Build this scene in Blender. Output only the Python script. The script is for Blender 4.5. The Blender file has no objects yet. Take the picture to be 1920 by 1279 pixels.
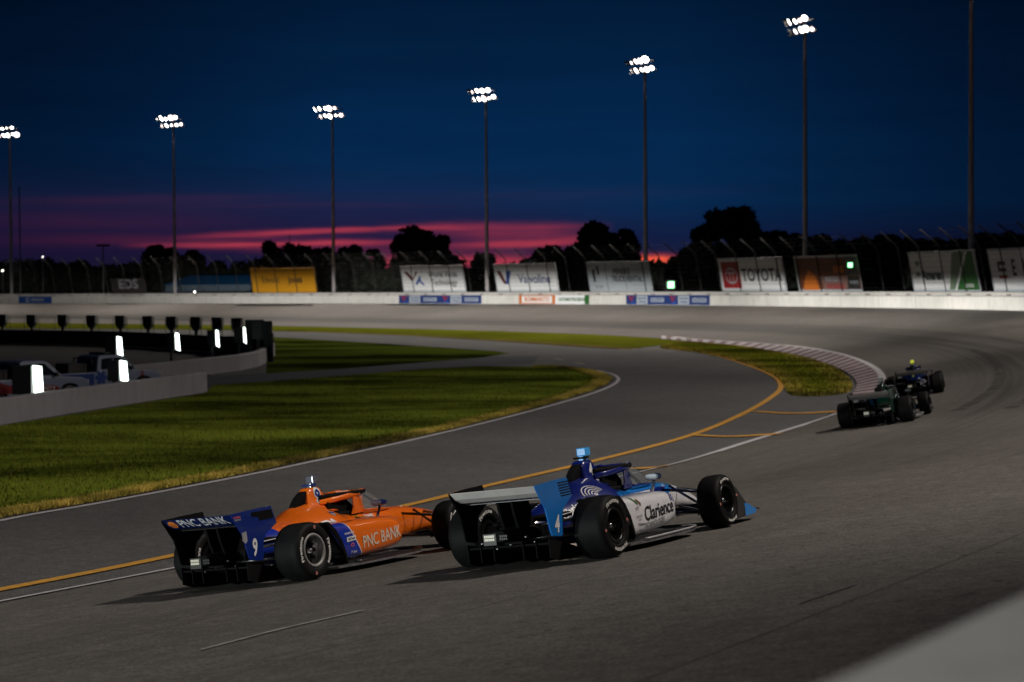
import bpy, bmesh, math, random
import numpy as np
from mathutils import Vector, Matrix
from mathutils.bvhtree import BVHTree

R = math.radians
scene = bpy.context.scene
col = scene.collection
random.seed(7)
rng = np.random.default_rng(7)

# ------------------------------------------------------------------ camera
PW, PH, FPX = 1920.0, 1279.0, 3733.0
CAMZ, HOR, ROLL = 4.0, 538.5, R(0.35)
pit = math.atan((PH / 2 - HOR) / FPX)
fwd = Vector((0, math.cos(pit), -math.sin(pit)))
right0 = Vector((1, 0, 0)); up0 = right0.cross(fwd)
cr, sr = math.cos(ROLL), math.sin(ROLL)
cright = right0 * cr - up0 * sr
cup = right0 * sr + up0 * cr
CAM = Vector((0, 0, CAMZ))
cd = bpy.data.cameras.new('camera'); cam = bpy.data.objects.new('camera', cd); col.objects.link(cam)
cam.matrix_world = Matrix(((cright.x, cup.x, -fwd.x, 0), (cright.y, cup.y, -fwd.y, 0), (cright.z, cup.z, -fwd.z, CAMZ), (0, 0, 0, 1)))
cd.sensor_fit = 'HORIZONTAL'; cd.sensor_width = 36.0; cd.lens = FPX / PW * 36
cd.clip_start = 0.1; cd.clip_end = 6000
cd.dof.use_dof = True; cd.dof.focus_distance = 22.8; cd.dof.aperture_fstop = 2.2
scene.camera = cam
scene.view_settings.view_transform = 'Standard'; scene.view_settings.look = 'None'
scene.view_settings.exposure = 0.0; scene.view_settings.gamma = 1.0
scene.cycles.use_denoising = True
scene.cycles.sample_clamp_indirect = 4.0
scene.cycles.max_bounces = 6
scene.cycles.use_light_tree = True; scene.cycles.sample_clamp_direct = 20.0
scene.cycles.caustics_reflective = False; scene.cycles.caustics_refractive = False

def ray(px, py):
    return fwd + cright * ((px - PW / 2) / FPX) - cup * ((py - PH / 2) / FPX)
def at(px, py, z):
    """the world point a pixel of the photo shows, given its height"""
    v = ray(px, py); t = (z - CAMZ) / v.z
    return CAM + v * t
def atY(px, py, Y):
    v = ray(px, py); return CAM + v * (Y / v.y)

# ------------------------------------------------------------------ nodes / materials
class NT:
    def __init__(s, nt): s.nt = nt; s.n = nt.nodes; s.l = nt.links
    def new(s, t, **kw):
        n = s.n.new(t)
        for k, v in kw.items(): setattr(n, k, v)
        return n
    def inp(s, sock, v):
        if v is None: return
        if isinstance(v, bpy.types.NodeSocket): s.l.new(v, sock)
        else:
            if hasattr(sock, 'default_value'):
                try: sock.default_value = v
                except Exception: sock.default_value = (v[0], v[1], v[2], 1.0) if len(v) == 3 else v
    def math(s, op, a, b=None, c=None, clamp=False):
        n = s.new('ShaderNodeMath', operation=op); n.use_clamp = clamp
        s.inp(n.inputs[0], a); s.inp(n.inputs[1], b)
        if c is not None: s.inp(n.inputs[2], c)
        return n.outputs[0]
    def mix(s, f, a, b, blend='MIX'):
        n = s.new('ShaderNodeMix', data_type='RGBA', blend_type=blend)
        s.inp(n.inputs[0], f)
        s.inp(n.inputs[6], a if not isinstance(a, tuple) else (*a[:3], 1)); s.inp(n.inputs[7], b if not isinstance(b, tuple) else (*b[:3], 1))
        return n.outputs[2]
    def noise(s, vec, scale, detail=4, rough=0.55, w=None):
        n = s.new('ShaderNodeTexNoise'); s.inp(n.inputs['Vector'], vec); n.inputs['Scale'].default_value = scale
        n.inputs['Detail'].default_value = detail; n.inputs['Roughness'].default_value = rough
        return n.outputs[0]
    def ramp(s, f, lo, hi):
        n = s.new('ShaderNodeMapRange'); s.inp(n.inputs[0], f); n.inputs[1].default_value = lo; n.inputs[2].default_value = hi
        return n.outputs[0]
    def mapping(s, vec, sc=(1, 1, 1), loc=(0, 0, 0)):
        n = s.new('ShaderNodeMapping'); s.inp(n.inputs[0], vec); n.inputs['Scale'].default_value = sc; n.inputs['Location'].default_value = loc
        return n.outputs[0]
    def obj(s): return s.new('ShaderNodeTexCoord').outputs['Object']
    def uv(s): return s.new('ShaderNodeTexCoord').outputs['UV']
    def sep(s, v):
        n = s.new('ShaderNodeSeparateXYZ'); s.inp(n.inputs[0], v); return n.outputs

def newmat(name):
    m = bpy.data.materials.new(name); m.use_nodes = True
    t = NT(m.node_tree); b = m.node_tree.nodes['Principled BSDF']
    return m, t, b
_mc = {}
def mat(name, color, rough=0.5, metal=0.0, coat=0.0, var=0.12, nscale=6.0, bump=0.0, bscale=60.0, emit=None, estr=0.0, spec=None):
    if name in _mc: return _mc[name]
    m, t, b = newmat(name)
    o = t.obj()
    n = t.noise(o, nscale)
    f = t.ramp(n, 0.3, 0.7)
    c2 = tuple(max(0, c * (1 - var)) for c in color); c1 = tuple(c * (1 + var) for c in color)
    t.inp(b.inputs['Base Color'], t.mix(f, c2, c1))
    t.inp(b.inputs['Roughness'], t.math('ADD', t.math('MULTIPLY', n, 0.12), rough - 0.06, clamp=True))
    b.inputs['Metallic'].default_value = metal
    b.inputs['Coat Weight'].default_value = coat; b.inputs['Coat Roughness'].default_value = 0.05
    if spec is not None: b.inputs['Specular IOR Level'].default_value = spec
    if bump:
        bn = t.new('ShaderNodeBump'); bn.inputs['Strength'].default_value = bump; bn.inputs['Distance'].default_value = 0.02
        t.inp(bn.inputs['Height'], t.noise(o, bscale, 5)); t.l.new(bn.outputs[0], b.inputs['Normal'])
    if emit:
        b.inputs['Emission Color'].default_value = (*emit, 1); b.inputs['Emission Strength'].default_value = estr
    _mc[name] = m
    return m

# ------------------------------------------------------------------ sky: dusk blue with sunset streaks low in the west
world = bpy.data.worlds.new('World'); scene.world = world; world.use_nodes = True
W = NT(world.node_tree); bg = world.node_tree.nodes['Background']
dv = W.sep(W.new('ShaderNodeTexCoord').outputs['Generated'])
az = W.math('ARCTAN2', dv[0], dv[1]); el = W.math('ARCSINE', dv[2])
cmb = W.new('ShaderNodeCombineXYZ'); W.inp(cmb.inputs[0], W.math('MULTIPLY', az, 5.0)); W.inp(cmb.inputs[1], W.math('MULTIPLY', el, 60.0))
nz = W.noise(cmb.outputs[0], 1.3, 6, 0.6)
cmb2 = W.new('ShaderNodeCombineXYZ'); W.inp(cmb2.inputs[0], W.math('MULTIPLY', az, 14.0)); W.inp(cmb2.inputs[1], W.math('MULTIPLY', el, 230.0))
nz2 = W.noise(cmb2.outputs[0], 1.0, 5, 0.6)
elw = W.math('ADD', el, W.math('MULTIPLY', W.math('SUBTRACT', nz, 0.5), 0.010))
def gauss(x, c, w):
    d = W.math('DIVIDE', W.math('SUBTRACT', x, c), w)
    return W.math('EXPONENT', W.math('MULTIPLY', W.math('MULTIPLY', d, d), -1.0))
def window(x, a, b, s):
    u = W.ramp(x, a - s, a + s); v = W.ramp(x, b + s, b - s)
    return W.math('MULTIPLY', u, v, clamp=True)
def elpx(y): return (540.5 - y) / FPX
def azpx(x): return (x - 960) / FPX
cr_ = W.new('ShaderNodeValToRGB'); W.inp(cr_.inputs[0], W.math('MULTIPLY', el, 2.0, clamp=True))
cr_.color_ramp.elements[0].position = 0.0; cr_.color_ramp.elements[0].color = (0.0125, 0.0105, 0.040, 1)
for pos, c in ((0.05, (0.0055, 0.0125, 0.052)), (0.085, (0.0022, 0.0225, 0.078)), (0.14, (0.0014, 0.0208, 0.075)), (0.21, (0.0011, 0.0155, 0.056)), (0.29, (0.0007, 0.0105, 0.037)), (0.5, (0.0008, 0.005, 0.020))):
    e = cr_.color_ramp.elements.new(pos); e.color = (*c, 1)
cr_.color_ramp.elements[-1].color = (0.0012, 0.005, 0.018, 1)
skyc = cr_.outputs[0]
# the afterglow: the sky is brightest toward the west and falls off to both sides
glow = W.math('ADD', 0.32, W.math('MULTIPLY', gauss(az, 0.0, 0.17), 0.85))
skyc = W.mix(1.0, skyc, W.mix(glow, (0, 0, 0), (1, 1, 1)), 'MULTIPLY')
mott = W.mix(1.0, skyc, W.mix(nz, (.72, .74, .78), (1.26, 1.24, 1.20)), 'MULTIPLY'); skyc = mott
# purple cast low on the left
pur = W.math('MULTIPLY', gauss(el, elpx(430), 0.020), window(az, -0.60, azpx(1000), 0.07))
skyc = W.mix(W.math('MULTIPLY', pur, 0.5, clamp=True), skyc, (0.020, 0.008, 0.042))
acc = None
bands = [  # y px, half-height px, x window, softness, strength, slope
    (436, 5.5, 430, 770, 110, 0.80, 0.030), (459, 6, 340, 740, 110, 0.85, 0.012), (450, 11, 120, 520, 140, 0.09, 0.0),
    (429, 8, 770, 1085, 70, 0.42, 0.0), (457, 7, 860, 1110, 70, 0.80, 0.02), (443, 7, 840, 1080, 60, 0.30, 0.0),
    (374, 9, 60, 500, 130, 0.036, 0.01), (388, 6, 250, 800, 150, 0.020, 0.0), (368, 12, 800, 1300, 200, 0.010, 0.0),
    (470, 6, 440, 1000, 100, 0.14, 0.0), (494, 13, 690, 1010, 50, 0.85, 0.0), (412, 16, 30, 420, 120, 0.035, 0.0)]
for y, hh, xa, xb, sf, st, sl in bands:
    e2 = W.math('SUBTRACT', elw, W.math('MULTIPLY', W.math('SUBTRACT', az, azpx((xa + xb) / 2)), sl))
    g = W.math('MULTIPLY', gauss(e2, elpx(y), hh / FPX), window(az, azpx(xa), azpx(xb), sf / FPX))
    g = W.math('MULTIPLY', g, st)
    acc = g if acc is None else W.math('ADD', acc, g)
acc = W.math('MULTIPLY', acc, W.math('ADD', 0.45, W.math('MULTIPLY', nz2, 1.05)), clamp=True)
skyc = W.mix(acc, skyc, (0.43, 0.042, 0.070))
red = W.math('MULTIPLY', gauss(el, elpx(491), 8 / FPX), window(az, azpx(1150), azpx(1262), 20 / FPX), clamp=True)
skyc = W.mix(red, skyc, (0.95, 0.11, 0.055))
below = W.math('LESS_THAN', el, -0.003)
skyc = W.mix(below, skyc, (0.001, 0.0012, 0.002))
W.l.new(skyc, bg.inputs[0]); bg.inputs[1].default_value = 1.0

# ------------------------------------------------------------------ object helpers
def tag(o, label=None, cat=None, group=None, kind=None):
    if label: o['label'] = label
    if cat: o['category'] = cat
    if group: o['group'] = group
    if kind: o['kind'] = kind
    return o
def empty(name, loc=(0, 0, 0), label=None, cat=None, group=None, rot=None, mtx=None):
    o = bpy.data.objects.new(name, None); col.objects.link(o); o.empty_display_size = 0.2
    if mtx is not None: o.matrix_world = mtx
    else:
        o.location = loc
        if rot: o.rotation_euler = rot
    return tag(o, label, cat, group)
def link(name, me, m=None, parent=None, smooth=False):
    if m is not None and not isinstance(m, (list, tuple)): m = [m]
    for x in (m or []): me.materials.append(x)
    if smooth:
        me.polygons.foreach_set('use_smooth', [True] * len(me.polygons))
    o = bpy.data.objects.new(name, me); col.objects.link(o)
    if parent: o.parent = parent
    return o
def mesh(name, verts, faces, m=None, parent=None, smooth=False, mi=None):
    me = bpy.data.meshes.new(name); me.from_pydata([tuple(v) for v in verts], [], faces)
    if mi is not None: me.polygons.foreach_set('material_index', mi)
    me.update()
    return link(name, me, m, parent, smooth)

class MB:
    """collects shapes into one mesh"""
    def __init__(s): s.v = []; s.f = []; s.mi = []; s.sm = []
    def add(s, vs, fs, mi=0, smooth=False):
        b = len(s.v); s.v += [tuple(v) for v in vs]
        for f in fs: s.f.append([b + i for i in f]); s.mi.append(mi); s.sm.append(smooth)
        return s
    def box(s, c, d, rz=0, mi=0, mtx=None):
        x, y, z = d[0] / 2, d[1] / 2, d[2] / 2
        vs = [Vector((sx * x, sy * y, sz * z)) for sz in (-1, 1) for sy in (-1, 1) for sx in (-1, 1)]
        M = Matrix.Translation(Vector(c)) @ (mtx if mtx else Matrix.Rotation(rz, 4, 'Z'))
        vs = [M @ v for v in vs]
        return s.add(vs, [(0, 2, 3, 1), (4, 5, 7, 6), (0, 1, 5, 4), (2, 6, 7, 3), (0, 4, 6, 2), (1, 3, 7, 5)], mi)
    def tube(s, pts, r, n=8, mi=0, cap=True, flat=1.0, upv=None):
        pts = [Vector(p) for p in pts]; rs = r if isinstance(r, (list, tuple)) else [r] * len(pts)
        rings = []
        for i, p in enumerate(pts):
            d = (pts[min(i + 1, len(pts) - 1)] - pts[max(i - 1, 0)]).normalized()
            u = Vector(upv) if upv else (Vector((0, 0, 1)) if abs(d.z) < .9 else Vector((1, 0, 0)))
            a = d.cross(u).normalized(); b = a.cross(d).normalized()
            rings.append([p + a * math.cos(2 * math.pi * k / n) * rs[i] + b * math.sin(2 * math.pi * k / n) * rs[i] * flat for k in range(n)])
        return s.rings(rings, mi, cap)
    def rings(s, rings, mi=0, cap=True, smooth=True, capmi=None):
        n = len(rings[0]); vs = [v for r_ in rings for v in r_]; fs = []
        for i in range(len(rings) - 1):
            for k in range(n):
                fs.append((i * n + k, i * n + (k + 1) % n, (i + 1) * n + (k + 1) % n, (i + 1) * n + k))
        s.add(vs, fs, mi, smooth)
        if cap:
            b = len(s.v) - len(vs); cm = mi if capmi is None else capmi
            s.f.append([b + k for k in range(n)][::-1]); s.mi.append(cm); s.sm.append(False)
            s.f.append([b + (len(rings) - 1) * n + k for k in range(n)]); s.mi.append(cm); s.sm.append(False)
        return s
    def lathe(s, prof, n=40, axis='y', c=(0, 0, 0), mi=0, smooth=True):
        """prof: list of (radius, along)"""
        rings = []
        for r_, a in prof:
            ring = []
            for k in range(n):
                t = 2 * math.pi * k / n; u, w = r_ * math.cos(t), r_ * math.sin(t)
                p = (u, a, w) if axis == 'y' else ((u, w, a) if axis == 'z' else (a, u, w))
                ring.append(Vector(p) + Vector(c))
            rings.append(ring)
        return s.rings(rings, mi, False, smooth)
    def prism(s, poly, y0, y1, plane='xz', mi=0, f=None):
        """extrude a 2D polygon; plane xz: extruded along y"""
        n = len(poly)
        def P(p, t):
            if plane == 'xz': return (p[0], t, p[1])
            if plane == 'xy': return (p[0], p[1], t)
            return (t, p[0], p[1])
        vs = [P(p, y0) for p in poly] + [P(p, y1) for p in poly]
        if f: vs = [f(Vector(v)) for v in vs]
        fs = [tuple(range(n)), tuple(range(2 * n - 1, n - 1, -1))] + [(i, i + n, (i + 1) % n + n, (i + 1) % n) for i in range(n)]
        return s.add(vs, fs, mi)
    def build(s, name, m=None, parent=None, fix=True, bevel=0.0, auto=None):
        me = bpy.data.meshes.new(name); me.from_pydata(s.v, [], s.f)
        me.polygons.foreach_set('material_index', s.mi); me.polygons.foreach_set('use_smooth', s.sm); me.update()
        if fix or bevel:
            bm = bmesh.new(); bm.from_mesh(me)
            if fix: bmesh.ops.recalc_face_normals(bm, faces=bm.faces)
            if bevel:
                es = [e for e in bm.edges if len(e.link_faces) == 2 and e.calc_face_angle(0) > 0.6]
                bmesh.ops.bevel(bm, geom=es, offset=bevel, segments=2, affect='EDGES', profile=0.6)
            bm.to_mesh(me); bm.free()
        return link(name, me, m, parent)

def cspline(keys, vals, x):
    """monotone-ish cubic through key values (Catmull-Rom tangents)"""
    i = 0
    while i < len(keys) - 2 and x > keys[i + 1]: i += 1
    h = keys[i + 1] - keys[i]; t = (x - keys[i]) / h
    def tan(j):
        if j == 0: return (vals[1] - vals[0]) / (keys[1] - keys[0])
        if j == len(keys) - 1: return (vals[-1] - vals[-2]) / (keys[-1] - keys[-2])
        a = (vals[j] - vals[j - 1]) / (keys[j] - keys[j - 1]); b = (vals[j + 1] - vals[j]) / (keys[j + 1] - keys[j])
        if a * b <= 0: return 0.0
        return 2 * a * b / (a + b)
    m0, m1 = tan(i) * h, tan(i + 1) * h
    t2, t3 = t * t, t * t * t
    return (2 * t3 - 3 * t2 + 1) * vals[i] + (t3 - 2 * t2 + t) * m0 + (-2 * t3 + 3 * t2) * vals[i + 1] + (t3 - t2) * m1
def loft(sections, nst=48, n=36):
    """sections: (x, yc, zc, a, bu, bd, exponent, shear)  -> rings across the x axis"""
    S = sorted(sections); xs = [q[0] for q in S]; rings = []
    for i in range(nst):
        x = xs[0] + (xs[-1] - xs[0]) * i / (nst - 1)
        v = [cspline(xs, [q[k] for q in S], x) for k in range(1, 8)]
        yc, zc, a, bu, bd, ex, sh = v
        ring = []
        for k in range(n):
            t = 2 * math.pi * k / n; c_, s_ = math.cos(t), math.sin(t)
            y = a * math.copysign(abs(c_) ** (2 / ex), c_); z = (bu if s_ > 0 else bd) * math.copysign(abs(s_) ** (2 / ex), s_)
            ring.append(Vector((x - sh * z, yc + y, zc + z)))
        rings.append(ring)
    return rings

_txt = {}
def textmesh(s, size=1.0, shear=0.0, sx=1.0, bold=0.0, cut=0.0, spacing=1.0, center=True):
    """returns (verts 2D, faces) of a text laid out flat"""
    key = (s, size, shear, sx, bold, cut, spacing, center)
    if key in _txt: return _txt[key]
    cu = bpy.data.curves.new('t', 'FONT'); cu.body = s; cu.size = size; cu.shear = shear; cu.offset = bold; cu.resolution_u = 3
    cu.space_character = spacing
    cu.align_x = 'CENTER' if center else 'LEFT'; cu.align_y = 'CENTER' if center else 'BOTTOM_BASELINE'
    o = bpy.data.objects.new('t', cu); col.objects.link(o)
    dg = bpy.context.evaluated_depsgraph_get(); dg.update()
    me = bpy.data.meshes.new_from_object(o.evaluated_get(dg))
    bpy.data.objects.remove(o); bpy.data.curves.remove(cu)
    bm = bmesh.new(); bm.from_mesh(me); bmesh.ops.triangulate(bm, faces=bm.faces)
    if cut:
        for _ in range(4):
            es = [e for e in bm.edges if e.calc_length() > cut]
            if not es: break
            bmesh.ops.subdivide_edges(bm, edges=es, cuts=1)
            bmesh.ops.triangulate(bm, faces=bm.faces)
    bm.verts.index_update()
    vs = [(v.co.x * sx, v.co.y) for v in bm.verts]; fs = [[v.index for v in f.verts] for f in bm.faces]
    bm.free(); bpy.data.meshes.remove(me)
    _txt[key] = (vs, fs)
    return vs, fs
def polymesh2d(polys, cut=0.0):
    """flat polygons (lists of 2D points) as (verts, faces), subdivided"""
    bm = bmesh.new()
    for p in polys: bm.faces.new([bm.verts.new((x, y, 0)) for x, y in p])
    bmesh.ops.triangulate(bm, faces=bm.faces)
    if cut:
        for _ in range(5):
            es = [e for e in bm.edges if e.calc_length() > cut]
            if not es: break
            bmesh.ops.subdivide_edges(bm, edges=es, cuts=1); bmesh.ops.triangulate(bm, faces=bm.faces)
    bm.verts.index_update()
    r_ = [(v.co.x, v.co.y) for v in bm.verts], [[v.index for v in f.verts] for f in bm.faces]
    bm.free(); return r_
def place2d(name, vf, f, m, parent=None):
    vs, fs = vf
    me = bpy.data.meshes.new(name); me.from_pydata([tuple(f(x, y)) for x, y in vs], [], fs); me.update()
    return link(name, me, m, parent)
def arc_band(r0, r1, a0, a1, n=14, cx=0, cy=0):
    o = [(cx + r1 * math.cos(R(a0 + (a1 - a0) * i / n)), cy + r1 * math.sin(R(a0 + (a1 - a0) * i / n))) for i in range(n + 1)]
    q = [(cx + r0 * math.cos(R(a0 + (a1 - a0) * i / n)), cy + r0 * math.sin(R(a0 + (a1 - a0) * i / n))) for i in range(n + 1)]
    return [[o[i], o[i + 1], q[i + 1], q[i]] for i in range(n)]

# ------------------------------------------------------------------ the lie of the land (metres, photographer at 0,0,4)
BANK = 2.18
Ictl = [(-36.6, -24.6), (-13.9, 12.9), (-5.7, 27.0), (3.0, 43.0), (10.2, 62), (15.6, 84), (18.6, 104), (18.9, 121), (17.8, 135), (14.5, 148), (9.5, 160), (3.5, 172), (-5, 187), (-16, 201), (-30, 218), (-56, 240), (-82, 258), (-113, 277), (-150, 295)]
Octl = [(-22.0, -33.4), (.657, 4.094), (9.5, 18.7), (18.5, 36), (26, 56), (31.5, 77), (35, 100), (36, 120), (34.8, 136), (30.7, 154.5), (24.7, 171), (18.2, 185), (8.5, 203), (-4, 219), (-20, 236), (-44.7, 255), (-69.5, 272), (-100, 290), (-140, 308)]
def crom(pts, n=30, smooth=30, keep=0):
    P = np.array([pts[0]] + pts + [pts[-1]], float); out = []
    P[0] = 2 * P[1] - P[2]; P[-1] = 2 * P[-2] - P[-3]
    for i in range(1, len(P) - 2):
        for k in range(n):
            t = k / n
            out.append(.5 * ((2 * P[i]) + (-P[i - 1] + P[i + 1]) * t + (2 * P[i - 1] - 5 * P[i] + 4 * P[i + 1] - P[i + 2]) * t * t + (-P[i - 1] + 3 * P[i] - 3 * P[i + 1] + P[i + 2]) * t ** 3))
    out.append(P[-2]); A = np.array(out)
    for _ in range(smooth):
        A[1:-1] = .25 * A[:-2] + .5 * A[1:-1] + .25 * A[2:]
    return A
I = crom(Ictl, smooth=120); O = crom(Octl, smooth=60)
NST = len(I)
Os = np.concatenate([[0], np.cumsum(np.linalg.norm(np.diff(O, axis=0), axis=1))])
Is = np.concatenate([[0], np.cumsum(np.linalg.norm(np.diff(I, axis=0), axis=1))])
def curve_at(C, S, s):
    x = np.interp(s, S, C[:, 0]); y = np.interp(s, S, C[:, 1]); e = 1.5
    tx = np.interp(s + e, S, C[:, 0]) - np.interp(s - e, S, C[:, 0]); ty = np.interp(s + e, S, C[:, 1]) - np.interp(s - e, S, C[:, 1])
    L = math.hypot(tx, ty)
    return Vector((x, y, 0)), Vector((tx / L, ty / L, 0))
def oframe(s, d=0.0, h=0.0):
    """point on the outer wall line: s along it, d outward, h above its foot"""
    p, t = curve_at(O, Os, s); n = Vector((-t.y, t.x, 0))
    return Vector((p.x, p.y, BANK + h)) - n * d
Opx = []
for i in range(NST):
    v = Vector((O[i, 0], O[i, 1], BANK)) - CAM; dp = v.dot(fwd)
    Opx.append(PW / 2 + FPX * v.dot(cright) / dp if dp > 1 and O[i, 1] > 100 else 9999)
Opx = np.array(Opx)
def s_px(px):
    """arc position of the outer wall seen at a pixel column"""
    ok = [i for i in range(NST) if Opx[i] < 9000]
    return float(np.interp(-px, [-Opx[i] for i in ok], [Os[i] for i in ok]))
def track_pt(k, v):
    a, b = I[k], O[k]; return (a[0] + (b[0] - a[0]) * v, a[1] + (b[1] - a[1]) * v, 0.010 + (BANK - 0.010) * v)

# asphalt ----------------------------------------------------------
def asphalt(name, base, groove=False):
    m, t, b = newmat(name)
    o = t.obj()
    big = t.noise(o, 0.09, 4); mid = t.noise(o, 1.1, 5, 0.6); fine = t.noise(o, 30.0, 3, 0.7)
    c = t.mix(t.ramp(big, 0.3, 0.7), tuple(x * 0.80 for x in base), tuple(x * 1.18 for x in base))
    c = t.mix(t.math('MULTIPLY', t.ramp(mid, 0.35, 0.75), 0.45), c, tuple(x * 0.55 for x in base))
    mid2 = t.noise(o, 5.0, 6, 0.75); c = t.mix(0.6, c, t.mix(t.ramp(mid2, 0.32, 0.68), (0.5, 0.5, 0.5), (1.45, 1.45, 1.45)), 'MULTIPLY')
    c = t.mix(t.ramp(fine, 0.35, 0.75), c, tuple(x * 1.75 for x in base), 'MIX') if False else t.mix(0.55, c, t.mix(t.ramp(fine, 0.34, 0.68), (0.15, 0.15, 0.15), (1.9, 1.9, 1.9)), 'MULTIPLY')
    rough = 0.80
    if groove:
        u = t.sep(t.uv())
        st = t.new('ShaderNodeCombineXYZ'); t.inp(st.inputs[0], t.math('MULTIPLY', u[0], 0.010)); t.inp(st.inputs[1], t.math('MULTIPLY', u[1], 1.0))
        s1 = t.noise(st.outputs[0], 1.1, 5, 0.65)
        st2 = t.new('ShaderNodeCombineXYZ'); t.inp(st2.inputs[0], t.math('MULTIPLY', u[0], 0.035)); t.inp(st2.inputs[1], t.math('MULTIPLY', u[1], 4.0))
        s2 = t.noise(st2.outputs[0], 1.3, 4, 0.6)
        d = t.math('DIVIDE', t.math('SUBTRACT', u[1], 5.9), 2.6)
        gr = t.math('EXPONENT', t.math('MULTIPLY', t.math('MULTIPLY', d, d), -1.0))
        grw = t.math('MULTIPLY', gr, t.math('ADD', 0.40, t.math('MULTIPLY', t.ramp(u[0], 75, 125), 1.0)))
        dark = t.math('MULTIPLY', t.math('ADD', grw, 0.15), t.math('ADD', 0.25, t.math('ADD', t.math('MULTIPLY', t.ramp(s1, .30, .68), 0.65), t.math('MULTIPLY', t.ramp(s2, .42, .72), 0.35))), clamp=True)
        c = t.mix(t.math('MULTIPLY', dark, 0.88), c, tuple(x * 0.24 for x in base))
        sm = t.math('ABSOLUTE', t.math('SUBTRACT', t.math('FRACT', t.math('MULTIPLY', t.math('ADD', u[1], t.math('MULTIPLY', t.noise(st.outputs[0], .6, 2), .3)), .26)), .5))
        c = t.mix(t.math('MULTIPLY', t.math('LESS_THAN', sm, .006), .6), c, tuple(x * 0.35 for x in base))
        # marbles: little bits of rubber off the line
        vo = t.new('ShaderNodeTexVoronoi'); t.inp(vo.inputs['Vector'], o); vo.inputs['Scale'].default_value = 3.6
        sz = t.new('ShaderNodeTexVoronoi'); t.inp(sz.inputs['Vector'], o); sz.inputs['Scale'].default_value = 3.6
        rnd = t.sep(vo.outputs['Color'])[0]
        sp = t.math('LESS_THAN', vo.outputs['Distance'], t.math('MULTIPLY', t.math('POWER', rnd, 3.0), 0.16))
        sp = t.math('MULTIPLY', sp, t.ramp(u[1], 7.0, 11.0), clamp=True)
        c = t.mix(t.math('MULTIPLY', sp, 0.8), c, (0.010, 0.010, 0.010))
        vo2 = t.new('ShaderNodeTexVoronoi'); t.inp(vo2.inputs['Vector'], o); vo2.inputs['Scale'].default_value = 11.0
        rnd2 = t.sep(vo2.outputs['Color'])[1]
        sp2 = t.math('LESS_THAN', vo2.outputs['Distance'], t.math('MULTIPLY', t.math('POWER', rnd2, 4.0), 0.22))
        sp2 = t.math('MULTIPLY', sp2, t.ramp(u[1], 5.0, 12.0), clamp=True)
        c = t.mix(t.math('MULTIPLY', sp2, 0.7), c, (0.012, 0.012, 0.012))
    t.inp(b.inputs['Base Color'], c)
    b.inputs['Roughness'].default_value = rough; b.inputs['Specular IOR Level'].default_value = 0.25
    bn = t.new('ShaderNodeBump'); bn.inputs['Strength'].default_value = 0.25; bn.inputs['Distance'].default_value = 0.01
    t.inp(bn.inputs['Height'], t.noise(o, 55.0, 4, 0.7)); t.l.new(bn.outputs[0], b.inputs['Normal'])
    return m
M_track = asphalt('track_asphalt', (0.134, 0.124, 0.114), True)
M_apron = asphalt('apron_asphalt', (0.105, 0.105, 0.106))
M_access = asphalt('access_asphalt', (0.050, 0.055, 0.068))
M_pit = asphalt('pit_asphalt_unlit', (0.012, 0.012, 0.013))

def paint(name, c, wear=0.45):
    m, t, b = newmat(name); o = t.obj()
    f = t.ramp(t.noise(o, 7.0, 6, 0.7), 0.62, 0.40)
    t.inp(b.inputs['Base Color'], t.mix(t.math('MULTIPLY', t.math('SUBTRACT', 1.0, f), wear, clamp=True), c, (0.10, 0.10, 0.10)))
    b.inputs['Roughness'].default_value = 0.75
    return m
M_white = paint('line_white', (0.56, 0.55, 0.58), 0.3); M_yellow = paint('line_yellow', (0.62, 0.31, 0.03), 0.3)
M_faint = paint('line_worn', (0.36, 0.36, 0.36), 0.6)

# grass --------------------------------------------------------------
def grassmat(name, g0, g1, dry, dryamt, stripes=True):
    m, t, b = newmat(name); o = t.obj()
    n1 = t.noise(t.mapping(o, (0.16, 0.05, 1)), 1.0, 5, 0.62); n2 = t.noise(o, 2.2, 5, 0.65); n3 = t.noise(o, 26.0, 3, 0.7)
    c = t.mix(t.ramp(n1, 0.34, 0.66), g0, g1)
    if stripes:
        wv = t.noise(t.mapping(o, (0.085, 0.17, 1)), 1.0, 5, 0.62)
        c = t.mix(t.math('MULTIPLY', t.ramp(wv, 0.44, 0.58), 0.75), c, tuple(x * 2.3 for x in g1))
        c = t.mix(t.math('MULTIPLY', t.ramp(wv, 0.46, 0.34), 0.75), c, tuple(x * .45 for x in g0))
    c = t.mix(t.math('MULTIPLY', t.ramp(n2, 0.52, 0.74), dryamt, clamp=True), c, dry)
    c = t.mix(0.7, c, t.mix(t.ramp(n3, 0.3, 0.7), (0.30, 0.30, 0.30), (1.55, 1.55, 1.55)), 'MULTIPLY')
    t.inp(b.inputs['Base Color'], c); b.inputs['Roughness'].default_value = 1.0; b.inputs['Specular IOR Level'].default_value = 0.0
    bn = t.new('ShaderNodeBump'); bn.inputs['Strength'].default_value = 0.8; bn.inputs['Distance'].default_value = 0.05
    t.inp(bn.inputs['Height'], t.noise(o, 14.0, 5, 0.7)); t.l.new(bn.outputs[0], b.inputs['Normal'])
    return m
M_grass = grassmat('grass', (0.030, 0.050, 0.006), (0.088, 0.118, 0.014), (0.15, 0.12, 0.035), 0.3)
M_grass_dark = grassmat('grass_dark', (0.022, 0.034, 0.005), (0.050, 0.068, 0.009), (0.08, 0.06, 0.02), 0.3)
M_grass_far = grassmat('grass_far', (0.095, 0.112, 0.010), (0.135, 0.150, 0.014), (0.19, 0.13, 0.03), 0.5, False)
M_grass_patch = grassmat('grass_patch', (0.085, 0.125, 0.010), (0.16, 0.18, 0.022), (0.30, 0.24, 0.06), 0.65)
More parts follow.
